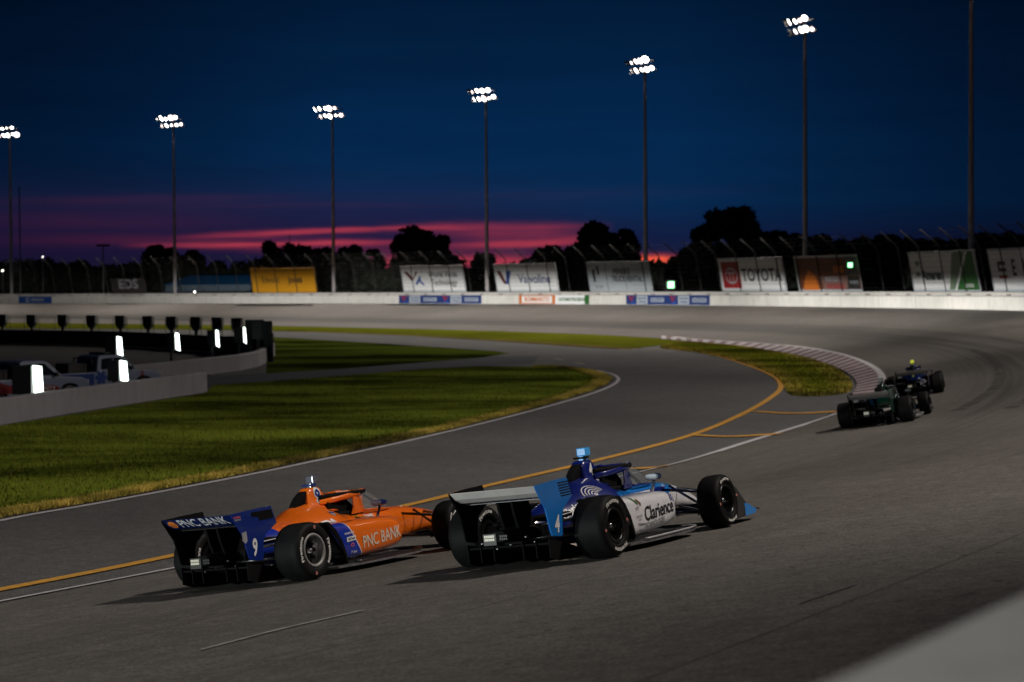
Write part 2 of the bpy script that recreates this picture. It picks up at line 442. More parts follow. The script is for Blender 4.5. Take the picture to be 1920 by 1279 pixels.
M_field = grassmat('field_grass', (0.012, 0.018, 0.006), (0.018, 0.026, 0.008), (0.04, 0.03, 0.015), 0.2)

# ground sheet, terrain beyond the wall, aprons
g = MB(); g.add([(-2500, -600, 0), (2500, -600, 0), (2500, 3500, 0), (-2500, 3500, 0)], [(0, 1, 2, 3)])
tag(g.build('ground', M_field, fix=False), kind='structure')

# banked track
vs, fs, uvs = [], [], []
ML = 14
for k in range(0, NST):
    for j in range(ML + 1): vs.append(track_pt(k, j / ML))
for k in range(NST - 1):
    for j in range(ML):
        a = k * (ML + 1) + j; fs.append((a, a + 1, a + ML + 2, a + ML + 1))
trk = mesh('track', vs, fs, M_track, smooth=True)
uvl = trk.data.uv_layers.new(name='UVMap')
for l in trk.data.loops:
    k, j = divmod(l.vertex_index, ML + 1); w_ = float(np.linalg.norm(O[k] - I[k])); uvl.data[l.index].uv = (Is[k], w_ * j / ML)
tag(trk, kind='structure')
tb = bmesh.new(); tb.from_mesh(trk.data); TBVH = BVHTree.FromBMesh(tb); tb.free()
def zg(x, y):
    h = TBVH.ray_cast(Vector((x, y, 30)), Vector((0, 0, -1)))
    return h[0].z if h[0] else 0.0
def on_track(px, py):
    h = TBVH.ray_cast(CAM, ray(px, py).normalized())
    return h[0] if h[0] else at(px, py, 0)

def strip(name, pts, width, m, lift=0.012, sub=1.0, surf=None, parent=None, kind='structure'):
    P = [Vector(p) for p in pts]
    A = np.array([[p.x, p.y] for p in P])
    if len(A) > 2: A = crom([tuple(a) for a in A], 14, 6)
    else: A = np.array([A[0] + (A[1] - A[0]) * t for t in np.linspace(0, 1, max(3, int(np.linalg.norm(A[1] - A[0]))))])
    vs, fs = [], []
    for i in range(len(A)):
        d = A[min(i + 1, len(A) - 1)] - A[max(i - 1, 0)]; d = d / np.linalg.norm(d); n = np.array([-d[1], d[0]])
        w = width if not callable(width) else width(i / (len(A) - 1))
        for sg in (-1, 1):
            q = A[i] + n * w / 2 * sg; z = surf(q[0], q[1]) if surf else 0
            vs.append((q[0], q[1], z + lift))
    for i in range(len(A) - 1): fs.append((2 * i, 2 * i + 1, 2 * i + 3, 2 * i + 2))
    o = mesh(name, vs, fs, m, parent)
    if kind: tag(o, kind=kind)
    return o
def gp(lst, z=0): return [at(x, y, z) for x, y in lst]
def polysheet(name, pts, m, z, kind='structure'):
    bm = bmesh.new(); bm.faces.new([bm.verts.new((p.x, p.y, z)) for p in pts]); bmesh.ops.triangulate(bm, faces=bm.faces)
    bmesh.ops.recalc_face_normals(bm, faces=bm.faces)
    for f in bm.faces:
        if f.normal.z < 0: f.normal_flip()
    me = bpy.data.meshes.new(name); bm.to_mesh(me); bm.free()
    return tag(link(name, me, m), kind=kind)

# the flat infield pavement: everything inside the racing surface
inner = [Vector((I[k, 0] + 0.25, I[k, 1] - 0.1, 0)) for k in range(0, NST, 6)]
apr = inner + [Vector((-150, 250, 0)), Vector((-60, 150, 0)), Vector((-44, 60, 0)), Vector((-60, -20, 0))]
polysheet('infield_road', apr, M_apron, 0.004)
# the pit lane on the left, lack of light painted in as near-black colour
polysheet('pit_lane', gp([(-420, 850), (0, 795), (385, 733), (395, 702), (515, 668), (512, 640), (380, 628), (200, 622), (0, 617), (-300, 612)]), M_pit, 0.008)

def curve_poly(lst, n=10, closed=True):
    P = [at(x, y, 0) for x, y in lst]; return P
edgeA = [(-420, 1068), (0, 974), (200, 938.5), (500, 881), (800, 816.5), (1000, 767), (1112, 733), (1146, 715), (1140, 705), (1112, 696.5), (1060, 689), (1000, 688)]
edgeAs = crom([tuple(at(x, y, 0)[:2]) for x, y in edgeA], 12, 8)
polyA = [Vector((p[0], p[1], 0)) for p in edgeAs] + gp([(900, 687), (800, 692), (640, 705.5), (500, 716), (400, 723), (385, 738), (0, 800), (-420, 858)])
tag(polysheet('infield_grass', polyA, M_grass, 0.016), kind='structure')
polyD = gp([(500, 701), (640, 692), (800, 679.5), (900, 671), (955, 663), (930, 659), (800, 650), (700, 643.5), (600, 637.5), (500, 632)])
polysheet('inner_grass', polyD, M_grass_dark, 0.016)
polyAcc = gp([(380, 728), (500, 717.5), (640, 707), (800, 693), (900, 688), (1000, 681), (1010, 668), (900, 669.5), (800, 678.5), (640, 690), (500, 699.5), (390, 706)])
polysheet('access_road', polyAcc, M_access, 0.010)
# far strip along the foot of the banking
k0 = [(510, 607), (640, 609.5), (800, 614), (1000, 621.5), (1130, 628.5), (1220, 633.5), (1296, 641)]
kb = [(1250, 647), (1180, 654.5), (1080, 648.5), (1000, 643), (800, 630.5), (640, 624), (510, 620.5), (300, 618), (0, 616), (-200, 614)]
polysheet('far_grass', gp([(-200, 603.5), (0, 604.5), (300, 606)] + k0 + kb), M_grass_far, 0.018)
# grass patch inside the kerb
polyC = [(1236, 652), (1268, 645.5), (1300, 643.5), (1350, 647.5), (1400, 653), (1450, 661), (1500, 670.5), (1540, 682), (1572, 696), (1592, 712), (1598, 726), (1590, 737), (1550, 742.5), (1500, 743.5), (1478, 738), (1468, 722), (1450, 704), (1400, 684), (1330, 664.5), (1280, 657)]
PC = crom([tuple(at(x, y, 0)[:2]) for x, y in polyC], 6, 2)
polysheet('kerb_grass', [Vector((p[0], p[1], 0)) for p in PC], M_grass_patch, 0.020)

# painted lines
WL = [(-500, 1232), (0, 1133), (318, 1073), (800, 975), (1240, 878), (1400, 830), (1570, 777), (1640, 748)]
strip('white_line', gp(WL), 0.16, M_white, 0.020, surf=zg)
YL = [(-500, 1200), (0, 1108), (320, 1045), (760, 950), (915, 912), (1130, 862), (1300, 816), (1395, 776), (1446, 746), (1464, 727), (1452, 707), (1400, 685), (1330, 664), (1268, 655.5), (1180, 655.5), (1000, 643.5), (750, 629), (510, 621)]
strip('yellow_line', gp(YL), 0.21, M_yellow, 0.024)
strip('yellow_line', gp([(1416, 772.5), (1490, 776.5), (1570, 773)]), 0.42, M_yellow, 0.028, surf=zg)
strip('yellow_line', gp([(1300, 817), (1370, 820), (1462, 815)]), 0.36, M_yellow, 0.028, surf=zg)
strip('yellow_line', gp([(1150, 882), (1200, 880), (1250, 877)]), 0.28, M_yellow, 0.028, surf=zg)
strip('white_line', gp([(-420, 1074)] + [(0, 978), (200, 942.5), (500, 885), (800, 820), (1000, 770.5), (1120, 735.5), (1158, 716), (1152, 704), (1120, 695)]), 0.15, M_white, 0.022)
strip('white_line', gp([(1040, 673), (1056, 676)]), 0.20, M_faint, 0.022)
strip('white_line', gp([(1079, 680.5), (1095, 683.5)]), 0.20, M_faint, 0.022)
strip('lane_mark', [on_track(378, 1220), on_track(520, 1183), on_track(682, 1146)], 0.055, M_faint, 0.012, surf=zg)
M_dry = grassmat('dry_verge', (0.13, 0.115, 0.03), (0.24, 0.19, 0.06), (0.10, 0.07, 0.03), 0.5, False)
ev = [edgeA[i] for i in range(len(edgeA))]
def inset(pts, dist):
    A = crom([tuple(p[:2]) for p in pts], 4, 2); d_ = np.gradient(A, axis=0); n_ = np.stack([-d_[:, 1], d_[:, 0]], 1) / np.linalg.norm(d_, axis=1)[:, None]
    return [Vector((p[0], p[1], 0)) for p in (A + n_ * dist)]
M_soil = mat('bare_soil', (.022, .016, .010), .95, var=.5, nscale=3)
strip('soil_edge', inset(gp(edgeA[:11]), .06), lambda t_: .22 + .08 * math.sin(t_ * 90), M_soil, 0.021)
strip('dry_verge', inset(gp(edgeA[:9]), .34), lambda t_: .26 + .16 * math.sin(t_ * 61) * math.sin(t_ * 23 + 1), M_dry, 0.022)
strip('dry_verge', inset(gp([(1236, 653), (1280, 658.5), (1330, 666), (1400, 685.5), (1450, 706), (1468, 724), (1478, 738)]), .30), lambda t_: .50 + .12 * math.sin(t_ * 41), M_dry, 0.022)
strip('dry_verge', gp([(510, 620.5), (640, 624), (800, 630.5), (1000, 642.5), (1080, 648), (1180, 654)]), 2.2, M_dry, 0.024)
# dark tyre marks laid on the banking
M_rub = mat('tyre_rubber_mark', (0.06, 0.056, 0.053), 0.7, var=0.4, nscale=3)
for a in ([(1500, 1133), (1560, 1113), (1605, 1098)], [(1792, 1120), (1830, 1112)], [(1560, 828), (1600, 822), (1675, 814)]):
    strip('tyre_mark', [on_track(*p) for p in a], 0.03, M_rub, 0.010, surf=zg)

def vline(name, s0, s1, v_, w_, m):
    pts = []
    for q in np.linspace(s0, s1, 9):
        k_ = int(np.argmin(np.abs(Is - q))); d_ = (O[k_] - I[k_]); d_ = d_ / np.linalg.norm(d_); vv = v_(q) if callable(v_) else v_
        pts.append(Vector((I[k_, 0] + d_[0] * vv, I[k_, 1] + d_[1] * vv, 0)))
    return strip(name, pts, w_, m, 0.009, surf=zg)
def rubmat():
    m, t, b = newmat('laid_rubber'); o = t.obj(); t.inp(b.inputs['Base Color'], t.mix(t.ramp(t.noise(o, 1.6, 5, .7), .35, .65), (.030, .029, .028), (.055, .052, .048))); b.inputs['Roughness'].default_value = .75
    b.inputs['Specular IOR Level'].default_value = .2; t.inp(b.inputs['Alpha'], t.math('MULTIPLY', t.ramp(t.noise(t.mapping(o, (.5, .5, 1)), 3.0, 5, .7), .40, .66), .5)); return m
M_lay = rubmat()
for s0, s1, a, b__, w_ in ((92, 140, 4.4, 5.2, .40), (90, 132, 6.0, 6.8, .40), (100, 150, 7.4, 7.8, .30)):
    vline('tyre_mark', s0, s1, (lambda q, s0=s0, s1=s1, a=a, b__=b__: a + (b__ - a) * (q - s0) / (s1 - s0)), w_, M_lay)
# kerb: red and white teeth with a white outer edge
KI = crom([tuple(at(x, y, 0)[:2]) for x, y in [(1596, 744), (1606, 726), (1602, 712), (1584, 698), (1552, 684), (1510, 671), (1460, 661), (1400, 651.5), (1350, 646), (1300, 641.5), (1240, 636.5)]], 20, 8)
KO = crom([tuple(at(x, y, 0)[:2]) for x, y in [(1650, 742), (1655, 716), (1648, 699), (1628, 684), (1590, 669), (1545, 659), (1490, 650.5), (1420, 644.5), (1360, 640.5), (1300, 636.5), (1240, 632)]], 20, 8)
Ksl = np.concatenate([[0], np.cumsum(np.linalg.norm(np.diff((KI + KO) / 2, axis=0), axis=1))])
vs, fs, mi = [], [], []
nk = 66
for i in range(nk):
    s0 = Ksl[-1] * i / nk; s1 = Ksl[-1] * (i + 1) / nk
    q = []
    for s_ in (s0, s1):
        for C_ in (KI, KO):
            q.append((float(np.interp(s_, Ksl, C_[:, 0])), float(np.interp(s_, Ksl, C_[:, 1]))))
    b_ = len(vs); hz = 0.055 if i % 2 else 0.045
    for (x, y), dz in zip(q, (0.02, 0, 0.02, 0)): vs.append((x, y, 0.03 + hz * 0 + dz + max(0, zg(x, y))))
    fs.append((b_, b_ + 1, b_ + 3, b_ + 2)); mi.append(i % 2)
M_kw = paint('kerb_white', (0.40, 0.36, 0.40), 0.6); M_kr = paint('kerb_red', (0.085, 0.018, 0.022), 0.4)
tag(mesh('kerb', vs, fs, [M_kr, M_kw], mi=mi), kind='structure')
strip('white_line', [Vector((p[0], p[1], 0)) for p in KO[::12]], 0.30, M_white, 0.05, surf=zg)

# dry verge and grass blades -----------------------------------------
def bladesmat(name, a, b_, c_):
    m, t, b = newmat(name)
    at_ = t.new('ShaderNodeAttribute'); at_.attribute_name = 'tone'
    c = t.mix(at_.outputs['Fac'], a, b_); o = t.obj()
    c = t.mix(t.math('MULTIPLY', t.ramp(t.noise(o, 0.7, 3), .35, .65), .6), c, c_)
    wv = t.noise(t.mapping(o, (0.085, 0.17, 1)), 1.0, 5, 0.62)
    c = t.mix(1.0, c, t.mix(t.ramp(wv, .36, .60), (.28, .28, .28), (1.7, 1.6, 1.2)), 'MULTIPLY')
    t.inp(b.inputs['Base Color'], c); b.inputs['Roughness'].default_value = 0.9; b.inputs['Specular IOR Level'].default_value = 0.03
    return m
def blades(name, P, h, tone, w=0.012, m=None, clump=0.05):
    n = len(P); ang = rng.uniform(0, 2 * np.pi, n); hh = h * rng.uniform(.5, 1.3, n); lean = rng.normal(0, .45, (n, 2)) * hh[:, None]
    dx = np.cos(ang) * w; dy = np.sin(ang) * w
    V = np.zeros((n, 3, 3)); z0 = P[:, 2]
    V[:, 0] = np.stack([P[:, 0] - dx, P[:, 1] - dy, z0], 1); V[:, 1] = np.stack([P[:, 0] + dx, P[:, 1] + dy, z0], 1)
    V[:, 2] = np.stack([P[:, 0] + lean[:, 0], P[:, 1] + lean[:, 1], z0 + hh], 1)
    me = bpy.data.meshes.new(name); me.vertices.add(3 * n); me.vertices.foreach_set('co', V.reshape(-1))
    me.loops.add(3 * n); me.loops.foreach_set('vertex_index', np.arange(3 * n, dtype=np.int32))
    me.polygons.add(n); me.polygons.foreach_set('loop_start', np.arange(0, 3 * n, 3, dtype=np.int32)); me.polygons.foreach_set('loop_total', np.full(n, 3, np.int32))
    a = me.attributes.new('tone', 'FLOAT', 'POINT'); a.data.foreach_set('value', np.repeat(tone, 3).astype(np.float32))
    me.update(calc_edges=True); me.validate()
    return tag(link(name, me, m), kind='stuff')
def inpoly(X, Y, poly):
    c = np.zeros(len(X), bool); j = len(poly) - 1
    for i in range(len(poly)):
        xi, yi = poly[i][0], poly[i][1]; xj, yj = poly[j][0], poly[j][1]
        if yi != yj:
            k = ((yi > Y) != (yj > Y)) & (X < (xj - xi) * (Y - yi) / (yj - yi) + xi); c ^= k
        j = i
    return c
def edge_dist(X, Y, E):
    d = np.full(len(X), 1e9)
    for i in range(0, len(E) - 1, 2):
        a, b = np.array(E[i][:2]), np.array(E[min(i + 2, len(E) - 1)][:2]); ab = b - a; L = (ab ** 2).sum() + 1e-9
        t = np.clip(((X - a[0]) * ab[0] + (Y - a[1]) * ab[1]) / L, 0, 1)
        d = np.minimum(d, np.hypot(X - a[0] - t * ab[0], Y - a[1] - t * ab[1]))
    return d
M_bl = bladesmat('grass_blades', (0.080, 0.112, 0.012), (0.50, 0.40, 0.13), (0.088, 0.105, 0.014))
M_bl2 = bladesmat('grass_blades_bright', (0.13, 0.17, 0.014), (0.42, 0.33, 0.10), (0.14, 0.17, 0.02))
N = 420000
X = rng.uniform(-20, 7, N); Y = 30 + 66 * rng.uniform(0, 1, N) ** 1.3
k = inpoly(X, Y, polyA) & (X > -0.29 * Y - 1); X, Y = X[k], Y[k]
d = edge_dist(X, Y, edgeAs)
pk = np.where(d < 1.0, 0.95, 0.40 * (30 / Y)); k = rng.uniform(0, 1, len(X)) < pk; X, Y, d = X[k], Y[k], d[k]
wob = 0.45 + 0.30 * np.sin(X * 1.9 + Y * .7) + 0.25 * np.sin(X * .63 - Y * .41 + 1) + rng.normal(0, .22, len(X))
tone = np.clip((wob * .5 + 0.25 - d) / 0.6, 0, 1) * rng.uniform(.45, 1, len(X)) + rng.uniform(0, .18, len(X))
blades('grass_blades', np.stack([X, Y, np.full(len(X), 0.016)], 1), 0.075, np.clip(tone, 0, 1), 0.014, M_bl)
# a thick tufted verge along that edge
N = 60000
si = rng.integers(0, len(edgeAs) - 2, N); tt = rng.uniform(0, 1, N)[:, None]
B = edgeAs[si] * (1 - tt) + edgeAs[si + 1] * tt; dd = edgeAs[si + 1] - edgeAs[si]; nn = np.stack([-dd[:, 1], dd[:, 0]], 1) / (np.linalg.norm(dd, axis=1)[:, None] + 1e-9)
off = np.abs(rng.normal(0.24, 0.17, N)) + 0.04 + 0.05 * np.sin(B[:, 1] * 1.3)
B = B + nn * off[:, None]; k = (B[:, 1] > 30) & (B[:, 1] < 112) & (B[:, 0] > -0.29 * B[:, 1] - 1) & inpoly(B[:, 0], B[:, 1], [tuple(p[:2]) for p in polyA])
B = B[k]; clum = np.clip(.5 + .5 * np.sin(B[:, 0] * 5.1 + B[:, 1] * 2.9) + rng.normal(0, .2, len(B)), 0, 1)
blades('verge_grass', np.concatenate([B, np.full((len(B), 1), 0.016)], 1), 0.085, np.clip(.62 + .38 * clum, 0, 1), 0.014, M_bl)
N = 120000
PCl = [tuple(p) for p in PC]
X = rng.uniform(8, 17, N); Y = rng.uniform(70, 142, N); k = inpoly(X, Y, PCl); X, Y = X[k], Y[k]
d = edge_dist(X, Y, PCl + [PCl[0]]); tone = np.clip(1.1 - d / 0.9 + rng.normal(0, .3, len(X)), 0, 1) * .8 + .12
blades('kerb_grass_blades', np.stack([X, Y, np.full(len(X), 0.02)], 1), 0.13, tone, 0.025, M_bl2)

# ------------------------------------------------------------------ outer wall with its painted adverts
def conc(name, base, stain=0.25):
    m, t, b = newmat(name); o = t.obj()
    n = t.noise(o, 0.5, 6, 0.65); n2 = t.noise(t.mapping(o, (1.2, 1.2, .25)), 2.5, 5, .65)
    c = t.mix(t.math('MULTIPLY', t.ramp(n, .4, .75), stain), base, tuple(x * .45 for x in base))
    c = t.mix(t.math('MULTIPLY', t.ramp(n2, .5, .75), stain), c, tuple(x * .35 for x in base))
    t.inp(b.inputs['Base Color'], c); b.inputs['Roughness'].default_value = .65
    bn = t.new('ShaderNodeBump'); bn.inputs['Strength'].default_value = .15; t.inp(bn.inputs['Height'], t.noise(o, 25, 5, .7)); t.l.new(bn.outputs[0], b.inputs['Normal'])
    return m
M_wallw = conc('barrier_white_paint', (0.60, 0.575, 0.55), 0.30); M_conc = conc('wall_concrete', (0.50, 0.47, 0.45), .35)
M_pitw = conc('pit_wall_concrete', (0.24, 0.23, 0.25), .35); M_cap = conc('barrier_cap_steel', (0.26, 0.28, 0.285), .5); M_blk = mat('black_metal', (0.012, 0.012, 0.013), 0.45)
def along(profile, s0, s1, step, mi=0, mb=None):
    mb = mb or MB(); n = max(2, int((s1 - s0) / step)); rings = []
    for i in range(n + 1):
        s_ = s0 + (s1 - s0) * i / n
        rings.append([oframe(s_, d_, h_) for d_, h_ in profile])
    return mb.rings(rings, mi, True, smooth=False)
SMAX = float(Os[-1]) - 2
wall = along([(0, -.12), (0, .94), (.05, .98), (.50, .98), (.50, -.12)], 0.5, SMAX, 1.6)
wo = wall.build('track_wall', [M_wallw, M_cap], fix=True)
for p_ in wo.data.polygons:
    if abs(p_.normal.z) > .3: p_.material_index = 1
tag(wo, 'long white painted barrier wall curving round the outside of the banked turn', 'wall')
cw = along([(.515, -.12), (.515, 1.25), (.56, 1.30), (.92, 1.30), (.92, -.12)], 0.5, SMAX, 1.6).build('concrete_wall', [M_conc, M_cap], wo)
for p_ in cw.data.polygons:
    if abs(p_.normal.z) > .3: p_.material_index = 1
br = MB()
for i in range(int((SMAX - 120) / 3.3)):
    s_ = 110 + i * 3.3; p = oframe(s_, .46, 1.06); _, t_ = curve_at(O, Os, s_)
    br.box(p, (.55, .10, .10), rz=math.atan2(t_.y, t_.x))
for i in range(int(SMAX / 6.1)):     # joints between the barrier sections
    s_ = 60 + i * 6.1
    if s_ > SMAX: break
    p = oframe(s_, -.006, .46); _, t_ = curve_at(O, Os, s_); br.box(p, (.02, .006, .90), rz=math.atan2(t_.y, t_.x))
br.build('bracket', mat('bracket_grey', (0.16, 0.13, 0.12), .6), wo)

# fence ---------------------------------------------------------------
LEAN = math.tan(R(11))
def fpt(s_, h, arm=0.0):
    """a point in the leaning fence plane; arm = metres along the overhanging top"""
    h2 = h + arm * math.cos(R(52)); d_ = .72 - h * LEAN - arm * math.sin(R(52))
    return oframe(s_, d_, 1.30 + h2)
M_post = mat('fence_post_steel', (0.026, 0.025, 0.028), .7); M_cab = mat('fence_cable', (0.02, 0.02, 0.022), .5, metal=.4)
fence = empty('catch_fence', oframe(s_px(960), .72, 1.3), 'tall catch fence of bent posts and cables standing on the track wall', 'fence')
FM = Matrix.Translation(-fence.location)
S0 = s_px(1960); S1 = min(SMAX - 3, s_px(-60))
npost = int((S1 - S0) / 3.35) + 2
for i in range(npost):
    s_ = S0 - 2.0 + i * 3.35
    mb = MB(); mb.tube([FM @ fpt(s_, -.03), FM @ fpt(s_, 3.35), FM @ fpt(s_, 3.5, .18), FM @ fpt(s_, 3.5, 1.9)], .055, 6)
    o_ = mb.build('post', M_post, fence, fix=False)
mb = MB()
for h in (.25, .65, 1.05, 1.45, 1.85, 2.25, 2.65, 3.05, 3.45):
    n = int((S1 - S0) / 3.3); mb.tube([FM @ fpt(S0 + (S1 - S0) * i / n, h) for i in range(n + 1)], .009, 4)
for a_ in (.6, 1.1, 1.6):
    mb.tube([FM @ fpt(S0 + (S1 - S0) * i / n, 3.5, a_) for i in range(n + 1)], .009, 4)
mb.build('cable', M_cab, fence, fix=False)

# billboards hung on the fence ------------------------------------------
def bmat(n, c): return mat('board_' + n, c, .6, var=.08)
BW = bmat('white', (.68, .68, .70)); BK = bmat('black', (.02, .02, .022)); BR = bmat('red', (.30, .012, .015)); BB = bmat('blue', (.01, .06, .28))
BY = bmat('yellow', (.60, .27, .008)); BO = bmat('orange', (.50, .13, .012)); BG = bmat('green', (.02, .11, .02)); BGL = bmat('pale_green', (.14, .20, .13)); BN = bmat('navy', (.01, .03, .14)); BD = bmat('dark_red', (.10, .014, .012)); BX = bmat('brown', (.13, .035, .012)); BLG = bmat('lightgrey', (.35, .38, .42))
Fcol = []
for q in np.arange(95, SMAX, 1.0):
    v = fpt(float(q), 0) - CAM; Fcol.append((float(q), PW / 2 + FPX * v.dot(cright) / v.dot(fwd)))
def s_fence(px): return float(np.interp(-px, [-c_[1] for c_ in Fcol], [c_[0] for c_ in Fcol]))
def board(xl, xr, base, label, name='billboard', H=3.05, frame=True):
    sl, sr_ = s_fence(xl), s_fence(xr)
    A = fpt(sl, .0) ; B = fpt(sr_, .0); A2 = fpt(sl, H); 
    u = (B - A); Wd = u.length; u.normalize(); v = (A2 - A); v = (v - u * v.dot(u)).normalized(); n = u.cross(v)
    if n.dot(CAM - A) < 0: n = -n
    org = A - n * 0.10
    root = empty(name, A, label, 'billboard', 'sponsor billboards on the catch fence')
    inv = Matrix.Translation(-A)
    def f(off): return lambda x, y: inv @ (org + u * x + v * y + n * off)
    mb = MB(); F = f(0); Bk = f(-.06)
    q = [(0, .03), (Wd, .03), (Wd, H), (0, H)]
    mb.add([F(*p) for p in q] + [Bk(*p) for p in q], [(0, 1, 2, 3), (7, 6, 5, 4), (0, 4, 5, 1), (1, 5, 6, 2), (2, 6, 7, 3), (3, 7, 4, 0)])
    mb.build('panel', base, root)
    if frame:
        fr = MB(); w_ = .16
        for a, b_ in (((0, 0), (w_, H)), ((Wd - w_, 0), (Wd, H)), ((w_, H - w_), (Wd - w_, H)), ((w_, 0), (Wd - w_, w_))):
            fr.add([f(.012)(*p) for p in ((a[0], a[1]), (b_[0], a[1]), (b_[0], b_[1]), (a[0], b_[1]))], [(0, 1, 2, 3)])
        fr.build('border', BLG, root, fix=False)
    return root, f, Wd, H
def btext(root, f, s, x, y, size, m, sx=1.0, bold=0.0, shear=0, off=.02, name='lettering'):
    return place2d(name, textmesh(s, size, shear, 1, bold), lambda a, b_: f(off)(x + a * sx, y + b_), m, root)
def bpoly(root, f, polys, m, off=.016, name='emblem'):
    return place2d(name, polymesh2d(polys), lambda a, b_: f(off)(a, b_), m, root)

r_, f, Wd, H = board(474, 594, BY, 'yellow billboard with thin black investment firm lettering', frame=False)
btext(r_, f, 'Edward', Wd * .30, H * .52, 1.15, BK, .85, 0.0); btext(r_, f, 'Jones', Wd * .69, H * .52, 1.15, BK, .95, .03)
r_, f, Wd, H = board(756, 873, BW, 'white billboard with red and blue chevron emblem beside two grey words')
bpoly(r_, f, [[(Wd * .05, H * .78), (Wd * .11, H * .78), (Wd * .20, H * .50), (Wd * .17, H * .40)], [(Wd * .17, H * .40), (Wd * .20, H * .50), (Wd * .28, H * .78), (Wd * .24, H * .78)], [(Wd * .32, H * .78), (Wd * .35, H * .78), (Wd * .35, H * .72)]], BD)
bpoly(r_, f, [[(Wd * .30, H * .62), (Wd * .32, H * .55), (Wd * .25, H * .28), (Wd * .21, H * .28)], [(Wd * .28, H * .42), (Wd * .30, H * .48), (Wd * .37, H * .26), (Wd * .33, H * .26)]], BB)
btext(r_, f, 'World Wide', Wd * .67, H * .66, .98, BK, .98, .012); btext(r_, f, 'Technology', Wd * .68, H * .36, .98, BK, .98, .012)
r_, f, Wd, H = board(931, 1047, BW, 'white billboard with red and blue V emblem and one long blue grey word')
bpoly(r_, f, [[(Wd * .04, H * .76), (Wd * .11, H * .76), (Wd * .19, H * .28), (Wd * .14, H * .28)]], BD); bpoly(r_, f, [[(Wd * .17, H * .28), (Wd * .22, H * .28), (Wd * .28, H * .76), (Wd * .20, H * .76)]], BB)
btext(r_, f, 'Valvoline', Wd * .64, H * .45, 1.40, BN, 1.05, .02)
r_, f, Wd, H = board(1105, 1223, BLG, 'pale grey billboard with two dark slanted bars and two rows of black words')
bpoly(r_, f, [[(Wd * .08, H * .72), (Wd * .13, H * .78), (Wd * .13, H * .35), (Wd * .10, H * .30)], [(Wd * .16, H * .86), (Wd * .20, H * .86), (Wd * .20, H * .58), (Wd * .17, H * .55)]], BK)
btext(r_, f, 'PENSKE', Wd * .56, H * .66, .85, BK, 1.05, .02); btext(r_, f, 'TRUCK RENTAL', Wd * .63, H * .42, .85, BK, .88, .02); btext(r_, f, 'St. Louis', Wd * .17, H * .17, .40, BK, 1)
r_, f, Wd, H = board(1353, 1474, BW, 'white billboard with dark red square emblem and six letter black word')
bpoly(r_, f, [[(Wd * .045, H * .10), (Wd * .33, H * .10), (Wd * .33, H * .90), (Wd * .045, H * .90)]], BR)
cx, cy = Wd * .19, H * .48
def ell(rx, ry, w_, cx, cy, n=22):
    o_ = []
    for i in range(n):
        a0, a1 = 2 * math.pi * i / n, 2 * math.pi * (i + 1) / n
        o_.append([(cx + rx * math.cos(a0), cy + ry * math.sin(a0)), (cx + rx * math.cos(a1), cy + ry * math.sin(a1)), (cx + (rx - w_) * math.cos(a1), cy + (ry - w_) * math.sin(a1)), (cx + (rx - w_) * math.cos(a0), cy + (ry - w_) * math.sin(a0))])
    return o_
bpoly(r_, f, ell(1.05, .78, .13, cx, cy) + ell(.36, .76, .12, cx, cy) + ell(.78, .28, .11, cx, cy + .42), BLG, .022)
btext(r_, f, 'TOYOTA', Wd * .655, H * .47, 1.62, BK, .98, .035)
r_, f, Wd, H = board(1497, 1617, BX, 'dark orange collage billboard with pale blocks of small writing')
bpoly(r_, f, [[(Wd * .08, .1), (Wd * .34, .1), (Wd * .30, H * .45), (Wd * .20, H * .62), (Wd * .12, H * .30)]], BO)
bpoly(r_, f, [[(Wd * .60, H * .52), (Wd * .76, H * .52), (Wd * .76, H * .70), (Wd * .60, H * .70)]], BO, .018)
bpoly(r_, f, [[(Wd * .42, .12), (Wd * .80, .12), (Wd * .80, H * .42), (Wd * .38, H * .42)]], bmat('dull_pink', (.20, .11, .10)), .018)
bpoly(r_, f, [[(Wd * .80, H * .06), (Wd * .97, H * .06), (Wd * .97, H * .40), (Wd * .80, H * .40)]], BK, .020)
bpoly(r_, f, [[(Wd * .80, H * .42), (Wd * .97, H * .42), (Wd * .97, H * .96), (Wd * .80, H * .96)]], bmat('dull_grey', (.10, .095, .095)), .020)
btext(r_, f, 'WATCH', Wd * .55, H * .33, .55, BLG, 1, .02, off=.03); btext(r_, f, 'LIVE RACING', Wd * .60, H * .13, .5, BR, 1, .02, off=.03); btext(r_, f, 'TICKETS', Wd * .885, H * .24, .36, BLG, 1, .01, off=.03)
r_, f, Wd, H = board(1712, 1837, BW, 'white billboard with dark energy company word and green triangle at right')
btext(r_, f, 'Ameren', Wd * .33, H * .40, 1.05, bmat('dark_green_text', (.02, .05, .03)), .95, .045)
bpoly(r_, f, [[(Wd * .08, H * .72), (Wd * .13, H * .80), (Wd * .17, H * .70), (Wd * .12, H * .63)], [(Wd * .07, H * .48), (Wd * .15, H * .50), (Wd * .16, H * .40), (Wd * .09, H * .36)]], BGL)
bpoly(r_, f, [[(Wd * .56, .1), (Wd * .64, .1), (Wd * .86, H * .97), (Wd * .68, H * .97)]], BGL)
bpoly(r_, f, [[(Wd * .66, .1), (Wd * .99, .1), (Wd * .97, H * .97), (Wd * .90, H * .97)]], BG, .018)
bpoly(r_, f, [[(Wd * .64, .1), (Wd * .67, .1), (Wd * .90, H * .97), (Wd * .87, H * .97)]], BW, .022)
btext(r_, f, 'ILLINOIS', Wd * .86, H * .14, .36, BW, 1.0, .01, off=.03)
r_, f, Wd, H = board(1862, 1985, BW, 'white billboard at the right edge with black bars and a red bar')
